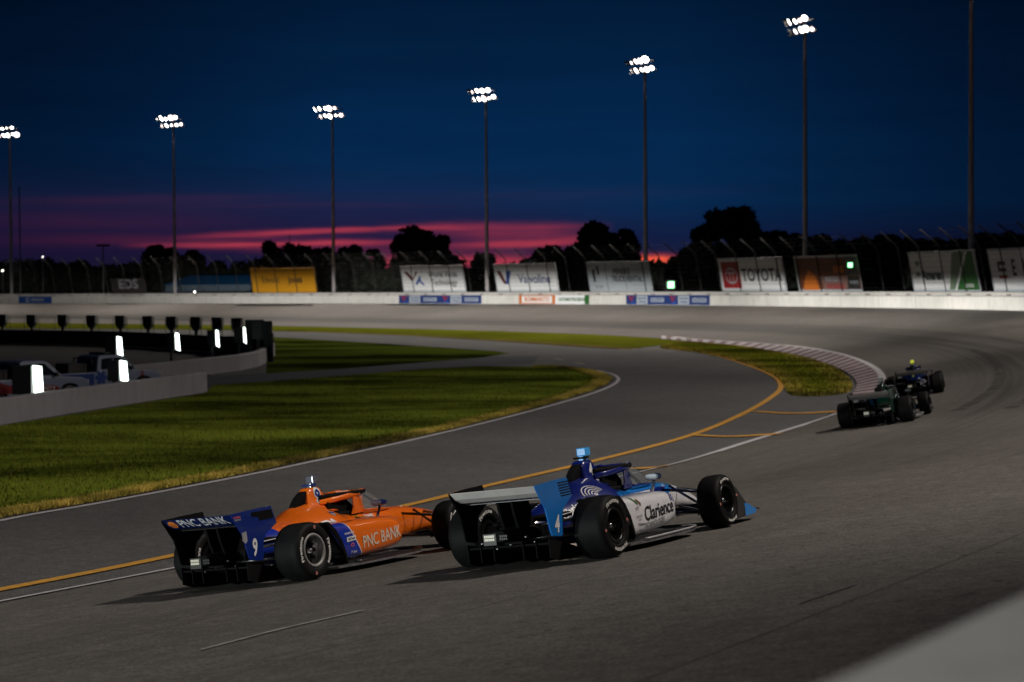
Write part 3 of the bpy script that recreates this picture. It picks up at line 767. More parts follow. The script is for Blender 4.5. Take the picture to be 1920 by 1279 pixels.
bpoly(r_, f, [[(Wd * .13, y0), (Wd * .26, y0), (Wd * .26, y0 + .26), (Wd * .13, y0 + .26)] for y0 in (H * .62, H * .46)] + [[(Wd * .13, H * .46), (Wd * .16, H * .46), (Wd * .16, H * .70), (Wd * .13, H * .70)]], BK)
bpoly(r_, f, [[(Wd * .13, H * .30), (Wd * .26, H * .30), (Wd * .26, H * .38), (Wd * .13, H * .38)]], BR)
btext(r_, f, 'E   L', Wd * .47, H * .53, 1.6, BK, .9, .05)
r_, f, Wd, H = board(210, 274, bmat('very_dark', (.035, .03, .032)), 'small dark billboard with three pale letters at far left', H=1.9, frame=False)
btext(r_, f, 'EDS', Wd * .5, H * .62, 1.7, bmat('pale', (.30, .30, .33)), 1.25, .05)

# adverts painted on the barrier
def advert(xl, xr, base, label):
    sl, sr_ = s_px(xl), s_px(xr); Wd = sl - sr_
    def f(off): return lambda x, y: oframe(sl - x, -off, y)
    n = max(2, int(Wd / 1.0)); vs, fs = [], []
    for i in range(n + 1):
        vs += [f(.008)(Wd * i / n, .04), f(.008)(Wd * i / n, .955)]
    for i in range(n): fs.append((2 * i, 2 * i + 2, 2 * i + 3, 2 * i + 1))
    o_ = mesh('wall_advert', vs, fs, base, wo); tag(o_, label)
    return o_, f, Wd
def adpoly(f, polys, m, off=.014): return place2d('advert_shape', polymesh2d(polys, 1.2), lambda a, b_: f(off)(a, b_), m, wo)
def adtext(f, s, x, y, size, m, sx=1, bold=.01, off=.02): return place2d('advert_lettering', textmesh(s, size, 0, 1, bold), lambda a, b_: f(off)(x + a * sx, y + b_), m, wo)
def rect(x0, y0, x1, y1): return [(x0, y0), (x1, y0), (x1, y1), (x0, y1)]
for xl, xr in ((748, 903), (1174, 1331)):
    _, f, Wd = advert(xl, xr, BN, 'dark blue painted advert with repeated chevrons')
    for q in (0, .5):
        x0 = Wd * q
        adpoly(f, [[(x0 + Wd * .03, .88), (x0 + Wd * .055, .88), (x0 + Wd * .075, .40), (x0 + Wd * .065, .30)], [(x0 + Wd * .075, .42), (x0 + Wd * .10, .88), (x0 + Wd * .085, .88)]], BR)
        adpoly(f, [[(x0 + Wd * .07, .30), (x0 + Wd * .085, .42), (x0 + Wd * .115, .12), (x0 + Wd * .055, .12)]], BB)
        adpoly(f, [rect(x0 + Wd * .13, .10, x0 + Wd * .26, .90)], BLG)
        adtext(f, 'World Wide', x0 + Wd * .195, .64, .30, BN); adtext(f, 'Technology', x0 + Wd * .195, .33, .30, BN)
        adpoly(f, [rect(x0 + Wd * .30, .30, x0 + Wd * .46, .70)], BLG, .012)
        adtext(f, 'RACEWAY', x0 + Wd * .38, .50, .40, BN, 1.1)
_, f, Wd = advert(973, 1041, BO, 'orange framed painted advert')
adpoly(f, [rect(.5, .14, Wd - .5, .86)], BW); adtext(f, 'BOMMARITO', Wd / 2, .5, .62, BO, 1.15, .02)
_, f, Wd = advert(1041, 1105, BW, 'white painted advert with dark green writing')
adtext(f, 'AUTOMOTIVE GROUP', Wd / 2, .5, .46, BG, 1.0, .02); adpoly(f, [rect(Wd - .8, .04, Wd, .95)], BG)
_, f, Wd = advert(35, 97, BB, 'blue painted advert at far left')
adpoly(f, ell(.30, .30, .08, Wd * .27, .5), BW); adtext(f, 'SPEEDWAY', Wd * .58, .5, .45, BLG, 1.1, .02)

# green flag signal lights on the fence
M_gl = mat('green_signal_light', (.1, .6, .2), .4, emit=(.30, 1.0, .42), estr=3.5)
for px, py, w_, lb in ((1258, 534, .74, 'glowing green signal light beside the pale grey billboard'), (1594, 497, .46, 'glowing green signal light in front of the orange billboard')):
    s_ = s_fence(px); base = fpt(s_, .0)
    Y_ = base.y - 1.6; c_ = atY(px, py, Y_)
    rt = empty('signal_light', c_, lb, 'signal light', 'green signal lights')
    MB().box((0, 0.14, 0), (w_ * 1.25, .16, w_ * 1.25)).build('housing', M_blk, rt, bevel=.02)
    MB().box((0, 0.0, 0), (w_ * .82, .05, w_ * .82)).build('lens', M_gl, rt, bevel=.02)
    MB().tube([(0, .25, 0), (0, .9, .0), (0, .9, base.z - c_.z + .2)], .05, 6).build('bracket', M_post, rt)

# ------------------------------------------------------------------ floodlight poles
M_pole = mat('galvanised_pole', (0.42, 0.38, 0.40), .6); M_lens = mat('lit_lamp_lens', (1, 1, 1), .3, emit=(1.0, .93, .84), estr=14.0)
M_lens2 = mat('lit_lamp_lens_dim', (1, 1, 1), .3, emit=(1.0, .80, .74), estr=7.0)
M_hood = mat('lamp_hood', (.05, .045, .045), .5, metal=.4)
M_lens.cycles.emission_sampling = 'NONE'; M_lens2.cycles.emission_sampling = 'NONE'
lampmb = MB(); lampmb.lathe([(.05, -.34), (.18, -.30), (.30, -.12), (.36, .0)], 14, 'y'); 
lensmb = MB(); lensmb.lathe([(.001, -.02), (.30, -.02)], 14, 'y')
lamp_me = lampmb.build('tmp_lamp', M_hood); lens_me = lensmb.build('tmp_lens', M_lens)
LME, NME = lamp_me.data, lens_me.data; NME2 = NME.copy(); NME2.materials.clear(); NME2.materials.append(M_lens2)
bpy.data.objects.remove(lamp_me); bpy.data.objects.remove(lens_me)
def nearest_s(p):
    d_ = np.hypot(O[:, 0] - p[0], O[:, 1] - p[1]); return float(Os[int(np.argmin(d_))])
POLE_POWER = 1.0
def light_pole(p, H, label, group, wide=False, narrow=False, power=1.0, lit=True, arm=3.5):
    s_ = nearest_s(p); w0 = oframe(s_); n_in = (Vector((w0.x, w0.y, 0)) - Vector((p.x, p.y, 0)))
    c_, t_ = curve_at(O, Os, s_); n_in = Vector((-t_.y, t_.x, 0))
    rot = math.atan2(n_in.y, n_in.x) - math.pi / 2      # local +y faces the track
    rt = empty('light_pole', (p.x, p.y, 0), label, 'light pole', group, rot=(0, 0, rot))
    mb = MB(); mb.lathe([(.25, 0), (.23, H * .3), (.18, H * .7), (.13, H + 1.1)], 12, 'z'); mb.lathe([(.42, 0), (.42, .5), (.22, .55)], 12, 'z'); mb.build('pole', M_pole, rt)
    for q in (0, 1):
        MB().box((.35 * q, .22, H + .1 + q * .95), (arm + 1.2, .12, .14)).build('crossarm', M_pole, rt)
    k = 0
    for q in (0, 1):
        nl = 5
        for i in range(nl):
            x = -arm / 2 + arm * i / (nl - 1) + (.85 if q else -.15) + random.uniform(-.12, .12)
            lo = bpy.data.objects.new('lamp', LME); col.objects.link(lo); lo.parent = rt
            lo.location = (x, .55, H + .1 + q * .95 + .12 + random.uniform(-.08, .08)); yaw = R((-38, -20, 2, 18, 36)[i] + (6 if q else 0)); lo.rotation_euler = (R(-(30 + 6 * ((i + q) % 2))), 0, -yaw)
            le = bpy.data.objects.new('lens', NME if (i * 3 + q + int(p.y)) % 4 else NME2); col.objects.link(le); le.parent = lo; k_ = random.choice((.45, .6, .75, .9, 1.0, 1.25)); le.scale = (k_, 1, k_)
            k += 1
    if lit:
        sd = bpy.data.lights.new('floodlight_beam', 'SPOT'); sd.energy = 34000 * power; sd.color = (1.0, .90, .80); sd.spot_size = R(84); sd.spot_blend = .9; sd.shadow_soft_size = .45
        so = bpy.data.objects.new('floodlight_beam', sd); col.objects.link(so); so.parent = rt; so.location = (0, 1.3, H + .5)
        so.rotation_euler = (R(38), 0, 0)
        if narrow: sd.shadow_soft_size = 1.3; sd.spot_size = R(80); so.rotation_euler = (R(34), 0, 0)
        if wide: sd.spot_size = R(112); so.rotation_euler = (R(48), 0, 0); sd.energy *= 1.12
    return rt
poles = [(18, 242, 284), (325, 224, 268), (623, 206, 256.5), (911, 173, 234), (1209, 119, 205), (1509, 45, 176)]
plab = ['floodlight pole at the far left edge of the photo', 'floodlight pole left of the yellow billboard', 'floodlight pole just right of the yellow billboard', 'floodlight pole between the chevron and the V billboards', 'floodlight pole at the right edge of the pale grey billboard', 'tall floodlight pole behind the dark orange collage billboard']
for (x, y, Y_), lb in zip(poles, plab):
    c_ = atY(x, y + 8, Y_); b_ = atY(x, y, Y_)
    light_pole(Vector((c_.x, Y_, 0)), c_.z - .5, lb, 'floodlight poles around the turn', wide=(x > 600))
c_ = atY(1821, 300, 150)
light_pole(Vector((c_.x, 150, 0)), 27.4, 'tallest pole at far right, its lamps above the photo', 'floodlight poles around the turn')
for (x, y), pw in (((44.5, 117), 1.0), ((43, 84), .9), ((33, 52), 1.05), ((19.5, 24), .95), ((2.5, -6), .85), ((-15, -36), 1.0)):
    light_pole(Vector((x, y, 0)), 27.0, 'floodlight pole outside the frame beside the track', 'floodlight poles behind the photographer', power=pw, narrow=True)

# ------------------------------------------------------------------ pit side: low floodlight units, walls and fence
M_lit = mat('lit_panel_face', (1, 1, 1), .4, emit=(.86, 1.0, .90), estr=5.0); M_case = mat('floodlight_casing', (.012, .014, .016), .5)
M_lit.cycles.emission_sampling = 'NONE'
def pit_wall(pts, label, h=.78, th=.34):
    P = [Vector(p) for p in pts]; rings = []
    for i, p in enumerate(P):
        d_ = (P[min(i + 1, len(P) - 1)] - P[max(i - 1, 0)]).normalized(); n_ = Vector((-d_.y, d_.x, 0))
        rings.append([p + n_ * a + Vector((0, 0, z)) for a, z in ((-.02, 0), (.0, h - .05), (.05, h), (th - .05, h), (th, h - .05), (th + .02, 0))])
    o_ = MB().rings(rings, 0, True, False).build('pit_wall', M_pitw); tag(o_, label, 'wall'); return o_
pw1 = [at(x, y, 0) for x, y in ((-420, 866), (-200, 829), (0, 797), (130, 775), (260, 755), (388, 735))]
pit_wall(pw1[::-1][::-1], 'low concrete pit wall at left in front of the two pickup trucks')
pw2 = [at(x, y, 0) for x, y in ((240, 721), (300, 714), (395, 702), (450, 695), (485, 687), (505, 677), (515, 667))]
pit_wall(pw2, 'low concrete wall curving away behind the blue pickup truck')
def floodunit(c, w, h, yaw, label, lit, group, tilt=0.0, taper=1.0, slit=.28):
    rt = empty('low_floodlight', (c.x, c.y, 0), label, 'low floodlight', group, rot=(0, 0, yaw))
    z0, z1 = c.z - h / 2, c.z + h / 2; mb = MB(); d_ = w * .8
    q = [(-w / 2 * taper, z0), (w / 2 * taper, z0), (w / 2, z0 + h * .35), (w / 2, z1), (-w / 2, z1), (-w / 2, z0 + h * .35)]
    mb.prism(q, -d_ / 2, d_ / 2).build('casing', M_case, rt, bevel=.02)
    MB().box((0, 0, z0 / 2), (w * .28, w * .28, z0 + .02)).build('stand', M_case, rt)
    if lit:
        x = w / 2 + .03
        MB().prism([(x, z0 + .02), (x + slit, z0 - .06), (x + slit - tilt, z1 - .04), (x - tilt * 0.6, z1)], -.04, .04).build('lit_panel', M_lit, rt, fix=True)
    return rt
def zc_unit(px, py, Y_): return atY(px, py, Y_)
G1 = 'lit low floodlights behind the pit walls'; G2 = 'dark low floodlight housings along the pit fence'
# (casing centre px, y, Y, w, h, lit, slit)
for x, y, Y_, w, h, sl, lb in ((44, 712, 64, .62, .92, .30, 'lit floodlight box in front of the red pickup door'), (214, 695, 72, .42, .74, .27, 'lit floodlight box in front of the blue pickup door'),
        (209, 648, 88, .50, .80, .22, 'lit floodlight box directly above the blue pickup roof'), (321, 640, 98, .42, .84, .19, 'lit floodlight box right of the blue pickup above the curved wall'),
        (397, 634, 104, .44, .84, .15, 'lit floodlight box third from the right end of the pit wall'), (448, 628, 108, .50, .84, .12, 'lit floodlight box with a thin slit near the wall end')):
    c_ = atY(x, y, Y_); floodunit(c_, w, h, R(0), lb, True, G1, tilt=.06, slit=sl)
M_lit2 = M_lit
for i, x in enumerate((5, 60, 118, 172, 226, 278, 322, 368, 408, 445)):
    y = (601, 602, 602, 603, 604, 605, 606, 607, 608.5, 610)[i]; Y_ = 2.3 * FPX / (y - (544 - x * .006)); c_ = atY(x, y, Y_)
    ll = ['dark tapered floodlight housing at the far left end of the pit fence row'] + ['dark tapered floodlight housing, number %s from the left in the pit fence row' % q for q in ('two', 'three', 'four', 'five', 'six', 'seven', 'eight', 'nine')] + ['dark tapered floodlight housing, rightmost single one before the cluster']
    floodunit(c_, .68, .92, R(-8), ll[i], False, G2, taper=.45)
for i, (x, y, Y_, w, h) in enumerate(((470, 616, 112, .62, 1.0), (484, 618, 110, .66, 1.1), (500, 619, 109, .62, 1.0))):
    c_ = atY(x, y, Y_); floodunit(c_, w, h, R(4), ('left', 'middle', 'right')[i] + ' one of three dark floodlight boxes crowded at the wall end', False, 'dark floodlight boxes at the end of the curved wall', taper=.9)
# black screen fence of the pits
fp = [(-120, 146), (5, 148), (60, 147), (118, 145), (172, 143), (226, 140), (278, 136), (322, 132), (368, 128), (408, 124), (445, 119), (468, 114), (492, 110), (511, 108)]
FPp = []
for x, Y_ in fp:
    q = atY(x, 640, Y_); FPp.append(Vector((q.x, Y_, 0)))
pf = empty('pit_fence', FPp[6], 'black screened pit fence under the row of dark floodlight housings', 'fence')
off = -FPp[6]; rings = []
for i, p in enumerate(FPp):
    hh = 1.05 + .55 * max(0, (i - 9)) / 4
    rings.append([p + off + Vector((0, 0, .02)), p + off + Vector((0, 0, hh)), p + off + Vector((.05, .08, hh)), p + off + Vector((.05, .08, .02))])
MB().rings(rings, 0, True, False).build('screen', mat('black_screen', (.008, .009, .010), .8), pf)
for i in range(len(FPp) - 1):
    for q in (.25, .75):
        p = FPp[i].lerp(FPp[i + 1], q) + off
        MB().tube([p, p + Vector((0, 0, 2.05))], .022, 6).build('post', M_case, pf)
mb = MB(); mb.tube([p + off + Vector((0, 0, 1.98)) for p in FPp], .012, 5); mb.tube([p + off + Vector((0, 0, 1.5)) for p in FPp], .010, 5); mb.build('rail', M_case, pf)
# the low units throw their light on the far wall
for x, Y_, tx, pw in ((500, 112, 900, 1.0), (445, 119, 1080, 1.2), (408, 124, 760, 1.0), (322, 132, 600, .7), (226, 140, 420, .5), (118, 145, 250, .4), (505, 109, 1350, .8), (490, 110, 1500, .6), (505, 109, 1640, .62), (470, 114, 1790, .62), (500, 112, 1925, .5)):
    q = atY(x, 600, Y_); tg = oframe(s_px(tx), 0, .35); src = Vector((q.x, Y_, 2.9)); src += Vector((tg.x - src.x, tg.y - src.y, 0)).normalized() * 1.5
    sd = bpy.data.lights.new('low_floodlight_beam', 'SPOT'); sd.energy = 165000 * pw; sd.color = (.98, .97, .90); sd.spot_size = R(34); sd.spot_blend = .8; sd.shadow_soft_size = .3
    so = bpy.data.objects.new('low_floodlight_beam', sd); col.objects.link(so); so.location = src
    dvec = (tg - src); dvec.z -= dvec.length * .01; so.rotation_euler = dvec.to_track_quat('-Z', 'Y').to_euler(); so.scale = (1, .16, 1)

# two more low units further back along the inside of the track, out of the frame
for x, y, tx, ty, pw in ((-24, 3, -2, 22, .95), (-31, -9, 2, 16, .85)):
    c_ = Vector((x, y, 1.4)); rt = floodunit(c_, .6, .9, R(-40), 'lit floodlight box beside the track outside the frame', True, 'low floodlights outside the frame')
    sd = bpy.data.lights.new('low_floodlight_beam', 'SPOT'); sd.energy = 16000 * pw; sd.color = (.93, 1.0, .97); sd.spot_size = R(48); sd.spot_blend = .8; sd.shadow_soft_size = .4
    so = bpy.data.objects.new('low_floodlight_beam', sd); col.objects.link(so); src = Vector((x, y, 1.9)) + Vector((tx - x, ty - y, 0)).normalized() * .8; so.location = src
    so.rotation_euler = (Vector((tx, ty, 1.6)) - src).to_track_quat('-Z', 'Y').to_euler(); so.scale = (1, .35, 1)

# ------------------------------------------------------------------ trees and what stands behind the wall
M_leaf = mat('tree_foliage', (.014, .020, .010), .8, var=.5, nscale=.6); M_bark = mat('tree_bark', (.05, .04, .03), .85)
def leafmesh(name, centers, radii, per, size):
    n = sum(per); P = np.zeros((n, 3)); k = 0
    for c_, r_, m_ in zip(centers, radii, per):
        d_ = rng.normal(0, 1, (m_, 3)); d_ /= np.linalg.norm(d_, axis=1)[:, None]
        P[k:k + m_] = np.array(c_) + d_ * (r_ * rng.uniform(.35, 1.08, m_) ** .6)[:, None] * np.array([1, 1, .85]); k += m_
    A = rng.normal(0, 1, (n, 3)); A /= np.linalg.norm(A, axis=1)[:, None]; B_ = np.cross(A, rng.normal(0, 1, (n, 3))); B_ /= np.linalg.norm(B_, axis=1)[:, None]
    sz = (size * rng.uniform(.5, 1.3, n))[:, None]
    V = np.stack([P - A * sz, P + B_ * sz * .6, P + A * sz, P - B_ * sz * .6], 1)
    me = bpy.data.meshes.new(name); me.vertices.add(4 * n); me.vertices.foreach_set('co', V.reshape(-1)); me.loops.add(4 * n); me.loops.foreach_set('vertex_index', np.arange(4 * n, dtype=np.int32))
    me.polygons.add(n); me.polygons.foreach_set('loop_start', np.arange(0, 4 * n, 4, dtype=np.int32)); me.polygons.foreach_set('loop_total', np.full(n, 4, np.int32)); me.update(calc_edges=True)
    return me
def tree(px, ytop, wpx, Y_, label):
    top = atY(px, ytop, Y_); Ht = top.z; rx = wpx / FPX * Y_ / 2
    rt = empty('tree', (top.x, Y_, 0), label, 'tree', 'dark trees behind the wall')
    rx *= 1.12; cz = Ht - min(rx * .95, Ht * .5); rz = Ht - cz
    cs, rs, pr = [], [], []
    nb = 16 + int(rx * 2.5)
    for i in range(nb):
        a = random.uniform(0, 2 * math.pi); rr = math.sqrt(random.random()) * rx * .72; ph = random.uniform(-1.25, .74)
        sc = math.sqrt(max(.12, 1 - max(0, ph) ** 2))
        cs.append((math.cos(a) * rr * sc, math.sin(a) * rr * sc, cz + ph * rz * .95)); r_ = rx * random.uniform(.26, .42); rs.append(r_); pr.append(int(150 + r_ * 90))
    cs.append((0, 0, Ht - rx * .28)); rs.append(rx * .26); pr.append(150)
    me = leafmesh('crown', cs, rs, pr, .34 + rx * .015); link('crown', me, M_leaf, rt)
    mb = MB(); mb.tube([(0, 0, 0), (.1, 0, Ht * .25), (-.05, 0, Ht * .5), (0, 0, Ht * .8)], [.32, .26, .2, .06], 8)
    for i in range(6):
        c_ = cs[i * 2]; mb.tube([(0, 0, Ht * (.25 + .06 * i)), (c_[0] * .5, c_[1] * .5, (Ht * .3 + c_[2]) / 2 + .3), c_], [.14, .09, .03], 6)
    mb.build('trunk', M_bark, rt)
trees = [(10, 488, 95, 365), (72, 486, 75, 368), (150, 484, 70, 362), (205, 496, 60, 366), (245, 499, 60, 360), (297, 456, 74, 345), (362, 469, 66, 345), (405, 488, 50, 345), (440, 500, 50, 345),
         (505, 452, 74, 330), (560, 457, 90, 332), (612, 461, 80, 326), (662, 458, 70, 328), (694, 466, 52, 322), (776, 420, 112, 300), (826, 440, 54, 303), (905, 474, 50, 296), (985, 486, 60, 285), (1028, 460, 56, 282),
         (1066, 462, 50, 280), (1117, 415, 92, 270), (1168, 428, 62, 268), (1214, 498, 50, 262), (1285, 464, 62, 256), (1322, 420, 70, 250), (1372, 384, 118, 248), (1418, 428, 56, 244), (1452, 432, 60, 240), (1492, 438, 66, 236), (1534, 440, 60, 230), (1574, 448, 56, 226),
         (1622, 442, 66, 222), (1668, 438, 66, 218), (1712, 448, 60, 214), (1756, 446, 60, 210), (1798, 450, 60, 206), (1846, 436, 76, 202), (1892, 432, 76, 198), (1940, 440, 80, 196)]
def where(px):
    for a, s_ in ((40, 'at the far left edge of the photo'), (110, 'under the small far street lamp at left'), (180, 'left of the thin pole with a crossbar'), (225, 'behind the far left small dark billboard'), (270, 'just right of the small dark billboard'),):
        if px < a: return s_
    return None
tl = ['low tree at the far left edge of the photo', 'low tree under the small far street lamp at left', 'low tree left of the thin mast with a crossbar', 'low tree behind the small dark billboard', 'low tree just right of the small dark billboard',
      'tall pointed tree left of the second floodlight pole', 'rounded tree just right of the second floodlight pole', 'low tree over the blue roof, left one', 'lowest tree over the right end of the blue roof', 'round tree above the left end of the yellow billboard',
      'broad tree above the middle of the yellow billboard', 'tree behind the third floodlight pole', 'tree right of the third floodlight pole', 'small tree in front of the pink streak, left of the big domed tree', 'big domed tree above the chevron billboard',
      'lower shoulder tree right of the big domed tree', 'small tree behind the fourth floodlight pole', 'low tree above the V billboard', 'medium tree above the right end of the V billboard', 'tree touching the left side of the big twin crowned tree', 'big tree with a tall crown left of the fifth floodlight pole',
      'second crown of the pair beside the fifth floodlight pole', 'lowest tree under the red glow by the fifth pole', 'tree just right of the red glow', 'left shoulder of the biggest domed tree', 'biggest domed tree left of the sixth floodlight pole', 'tree on the right shoulder of the biggest domed tree',
      'tree above the six letter billboard', 'tree left of the sixth floodlight pole base', 'tree just right of the sixth floodlight pole', 'tree above the dark orange collage billboard', 'tree over the gap right of the collage billboard', 'tree left of the green triangle billboard',
      'tree above the word on the green triangle billboard', 'tree above the middle of the green triangle billboard', 'tree directly behind the rightmost pole', 'tree above the rightmost billboard', 'tree close to the right edge of the photo', 'tree cut by the right edge of the photo']
for q, lb in zip(trees, tl): tree(*q, lb)
# undergrowth that closes the gaps under the crowns
cs, rs, pr = [], [], []
for i in range(300):
    px = -80 + i * 7.0; Y_ = np.interp(px, [0, 600, 1100, 1500, 1950], [350, 312, 260, 225, 186]); q = atY(px + random.uniform(-6, 6), 545, Y_ + random.uniform(-5, 5))
    yt = 494 + random.uniform(-8, 8)
    if 480 < px < 860 or 1010 < px < 1200: yt -= 12
    if 700 < px < 750 or 865 < px < 900 or 1205 < px < 1262: yt = 500
    if px > 1290: yt -= 26
    if px > 1560: yt -= 10
    top = 4 + (541 - yt) / FPX * Y_
    for z in np.arange(.8, top - 1.0, 1.6): cs.append((q.x, q.y, float(z))); rs.append(1.5); pr.append(34)
me = leafmesh('undergrowth', cs, rs, pr, .8); tag(link('undergrowth', me, M_leaf), kind='stuff')

# long blue roofed building
bp = atY(306, 545, 292); bq = atY(474, 545, 292); L_ = bq.x - bp.x; zt = 4 + (541 - 515) / FPX * 292; zb = 4 + (541 - 533) / FPX * 292
bl = empty('long_building', (bp.x, 292, 0), 'long low building with a blue metal roof left of the yellow billboard', 'building')
MB().box((L_ / 2, 5, zb / 2), (L_ - .6, 9.4, zb)).build('wall', mat('blue_grey_cladding', (.05, .09, .14), .6), bl)
mb = MB(); mb.add([(0, 0, zb), (L_, 0, zb), (L_, 10, zb), (0, 10, zb), (3, 5, zt), (L_ - 1, 5, zt)], [(0, 1, 5, 4), (1, 2, 5), (2, 3, 4, 5), (3, 0, 4), (0, 3, 2, 1)])
mb.build('roof', mat('blue_metal_roof', (.015, .17, .40), .4, var=.1), bl)
for i in range(5): MB().box((L_ * (.12 + .19 * i), .24, zb * .45), (1.6, .1, zb * .5)).build('door' if i % 2 else 'window', mat('dark_opening', (.01, .01, .012), .4), bl)
# slender masts
def mast(px, ytop, Y_, label, bar=0, w=.10):
    t_ = atY(px, ytop, Y_); rt = empty('mast', (t_.x, Y_, 0), label, 'mast')
    MB().tube([(0, 0, 0), (0, 0, t_.z)], w, 8).build('pole', M_pole, rt)
    if bar: MB().box((0, 0, t_.z - .2), (bar, .2, .35)).build('crossbar', M_blk, rt)
mast(36, 350, 330, 'thin tall mast right of the leftmost floodlight pole'); mast(193, 458, 330, 'thin mast topped by a short crossbar at left', 2.2)
mast(448, 489, 340, 'short utility pole with crossbar above the blue roof', 2.0); mast(543, 440, 322, 'thin antenna mast above the yellow billboard', 0, .05)
M_far = mat('far_lamp_glow', (1, 1, 1), .4, emit=(1, .95, .85), estr=6.0)
for px, py, Y_, r__, lb in ((5, 509, 320, .26, 'small white lamp at the left edge of the photo'), (80, 483, 330, .20, 'small far street lamp above the low trees'), (365, 549, 262, .24, 'small white lamp on top of the wall below the blue roof')):
    c_ = atY(px, py, Y_); rt = empty('street_lamp', (c_.x, Y_, 0), lb, 'lamp', 'small far lamps'); r__ *= .5
    MB().tube([(0, 0, 0), (0, 0, c_.z)], .05, 6).build('pole', M_pole, rt)
    MB().lathe([(.01, r__), (r__ * .7, r__ * .7), (r__, 0), (r__ * .7, -r__ * .7), (.01, -r__)], 12, 'z', (0, 0, c_.z + r__)).build('lamp_head', M_far, rt)

# ------------------------------------------------------------------ racing cars (car space: x forward from the rear axle, y left, z up)
def carpaint(name, base, layers=(), rough=.32, coat=1.0, dirt=True):
    """layers: (color, [(a,b,c,d), ...]) painted where every a*x+b*|y|+c*z+d > 0 in the car's own space"""
    m, t, b = newmat(name); o = t.obj(); s = t.sep(o); ay = t.math('ABSOLUTE', s[1]); c = base
    first = True
    for colr, conds in layers:
        f = None
        for a, b_, c_, d in conds:
            v = t.math('ADD', t.math('ADD', t.math('MULTIPLY', s[0], a), t.math('MULTIPLY', ay, b_)), t.math('ADD', t.math('MULTIPLY', s[2], c_), d))
            v = t.math('MULTIPLY', v, 120.0, clamp=True); f = v if f is None else t.math('MULTIPLY', f, v)
        c = t.mix(f, c, colr)
    if dirt:
        n = t.noise(o, 9.0, 5, .7); c = t.mix(t.math('MULTIPLY', t.ramp(n, .5, .8), .35), c, tuple(0.4 * x for x in base))
    t.inp(b.inputs['Base Color'], c)
    b.inputs['Roughness'].default_value = rough; b.inputs['Coat Weight'].default_value = coat; b.inputs['Coat Roughness'].default_value = .035
    b.inputs['Specular IOR Level'].default_value = .4
    return m
M_tyre = mat('tyre_rubber', (0.0065, 0.0065, 0.007), .62, var=.4, nscale=5, bump=.15, bscale=40, spec=.12)
M_side = mat('tyre_sidewall', (0.013, 0.013, 0.013), .5, var=.2, spec=.3)
M_carb = mat('carbon_fibre', (0.010, 0.010, 0.011), .30, coat=.6, var=.3, nscale=30)
M_carbd = mat('matt_carbon', (0.003, 0.003, 0.0035), .75, var=.3, spec=.10)
M_floor = mat('floor_board', (0.13, 0.13, 0.14), .30, coat=.8, var=.4, nscale=9)
M_rimb = mat('black_rim', (0.012, 0.012, 0.013), .3, metal=.6); M_rims = mat('polished_rim', (0.75, 0.75, 0.76), .30, metal=1.0); M_rimg = mat('grey_rim_lip', (0.24, 0.24, 0.24), .5, metal=.4)
M_nut = mat('bare_metal', (0.45, 0.45, 0.47), .25, metal=1.0)
M_twhite = mat('tyre_lettering_white', (0.70, 0.70, 0.67), .6, var=.25, nscale=40)
M_tred = mat('tyre_mark_pink', (0.38, 0.14, 0.11), .6)
M_arm = mat('suspension_arm', (0.014, 0.014, 0.015), .32, coat=.5)
M_rain = mat('rain_light', (.45, .45, .36), .3, emit=(1.0, .95, .78), estr=.16); DGRE = mat('floor_edge_grey', (.45, .45, .48), .3, coat=.6); M_board = mat('circuit_grey', (.022, .024, .02), .5)
M_scr = None
def glass():
    m, t, b = newmat('screen_glass'); b.inputs['Base Color'].default_value = (.35, .40, .42, 1); b.inputs['Roughness'].default_value = .03
    b.inputs['Alpha'].default_value = .28; b.inputs['Specular IOR Level'].default_value = .8; b.inputs['Coat Weight'].default_value = 1
    return m
M_scr = glass()
M_mirror = mat('mirror_face', (.10, .11, .13), .3, metal=.3)
DW = mat('decal_white', (.72, .72, .74), .35, coat=.6, var=.03); DK = mat('decal_black', (.010, .010, .012), .35, var=.03); DGR = mat('decal_grey', (.25, .25, .27), .4); DBL = mat('decal_blue', (.01, .03, .22), .35); DYE = mat('decal_yellow', (.65, .36, .02), .35); DPK = mat('decal_pink', (.55, .10, .13), .4); DGN = mat('decal_green', (.04, .16, .02), .3, coat=1); DCR = mat('decal_cream', (.62, .52, .42), .4)

def bvh_of(*objs):
    vs, fs = [], []
    for o in objs:
        b_ = len(vs); vs += [tuple(v.co) for v in o.data.vertices]; fs += [[b_ + i for i in p.vertices] for p in o.data.polygons]
    return BVHTree.FromPolygons(vs, fs)
def decal(name, vf, c, u, v, d, bv, m, parent, off=.0035):
    c, u, v, d = Vector(c), Vector(u), Vector(v), Vector(d).normalized()
    vs = []; last = None
    for a, b_ in vf[0]:
        p = c + u * a + v * b_ - d * 1.5; h = bv.ray_cast(p, d, 3.5)
        if h[0] is None or (h[0] - (p + d * 1.5)).length > .45: q = c + u * a + v * b_
        else:
            n = h[1]
            if n.dot(d) > 0: n = -n
            q = h[0] + n * off - d * off * .5
        vs.append(tuple(q))
    me = bpy.data.meshes.new(name); me.from_pydata(vs, [], vf[1]); me.update()
    return link(name, me, m, parent)

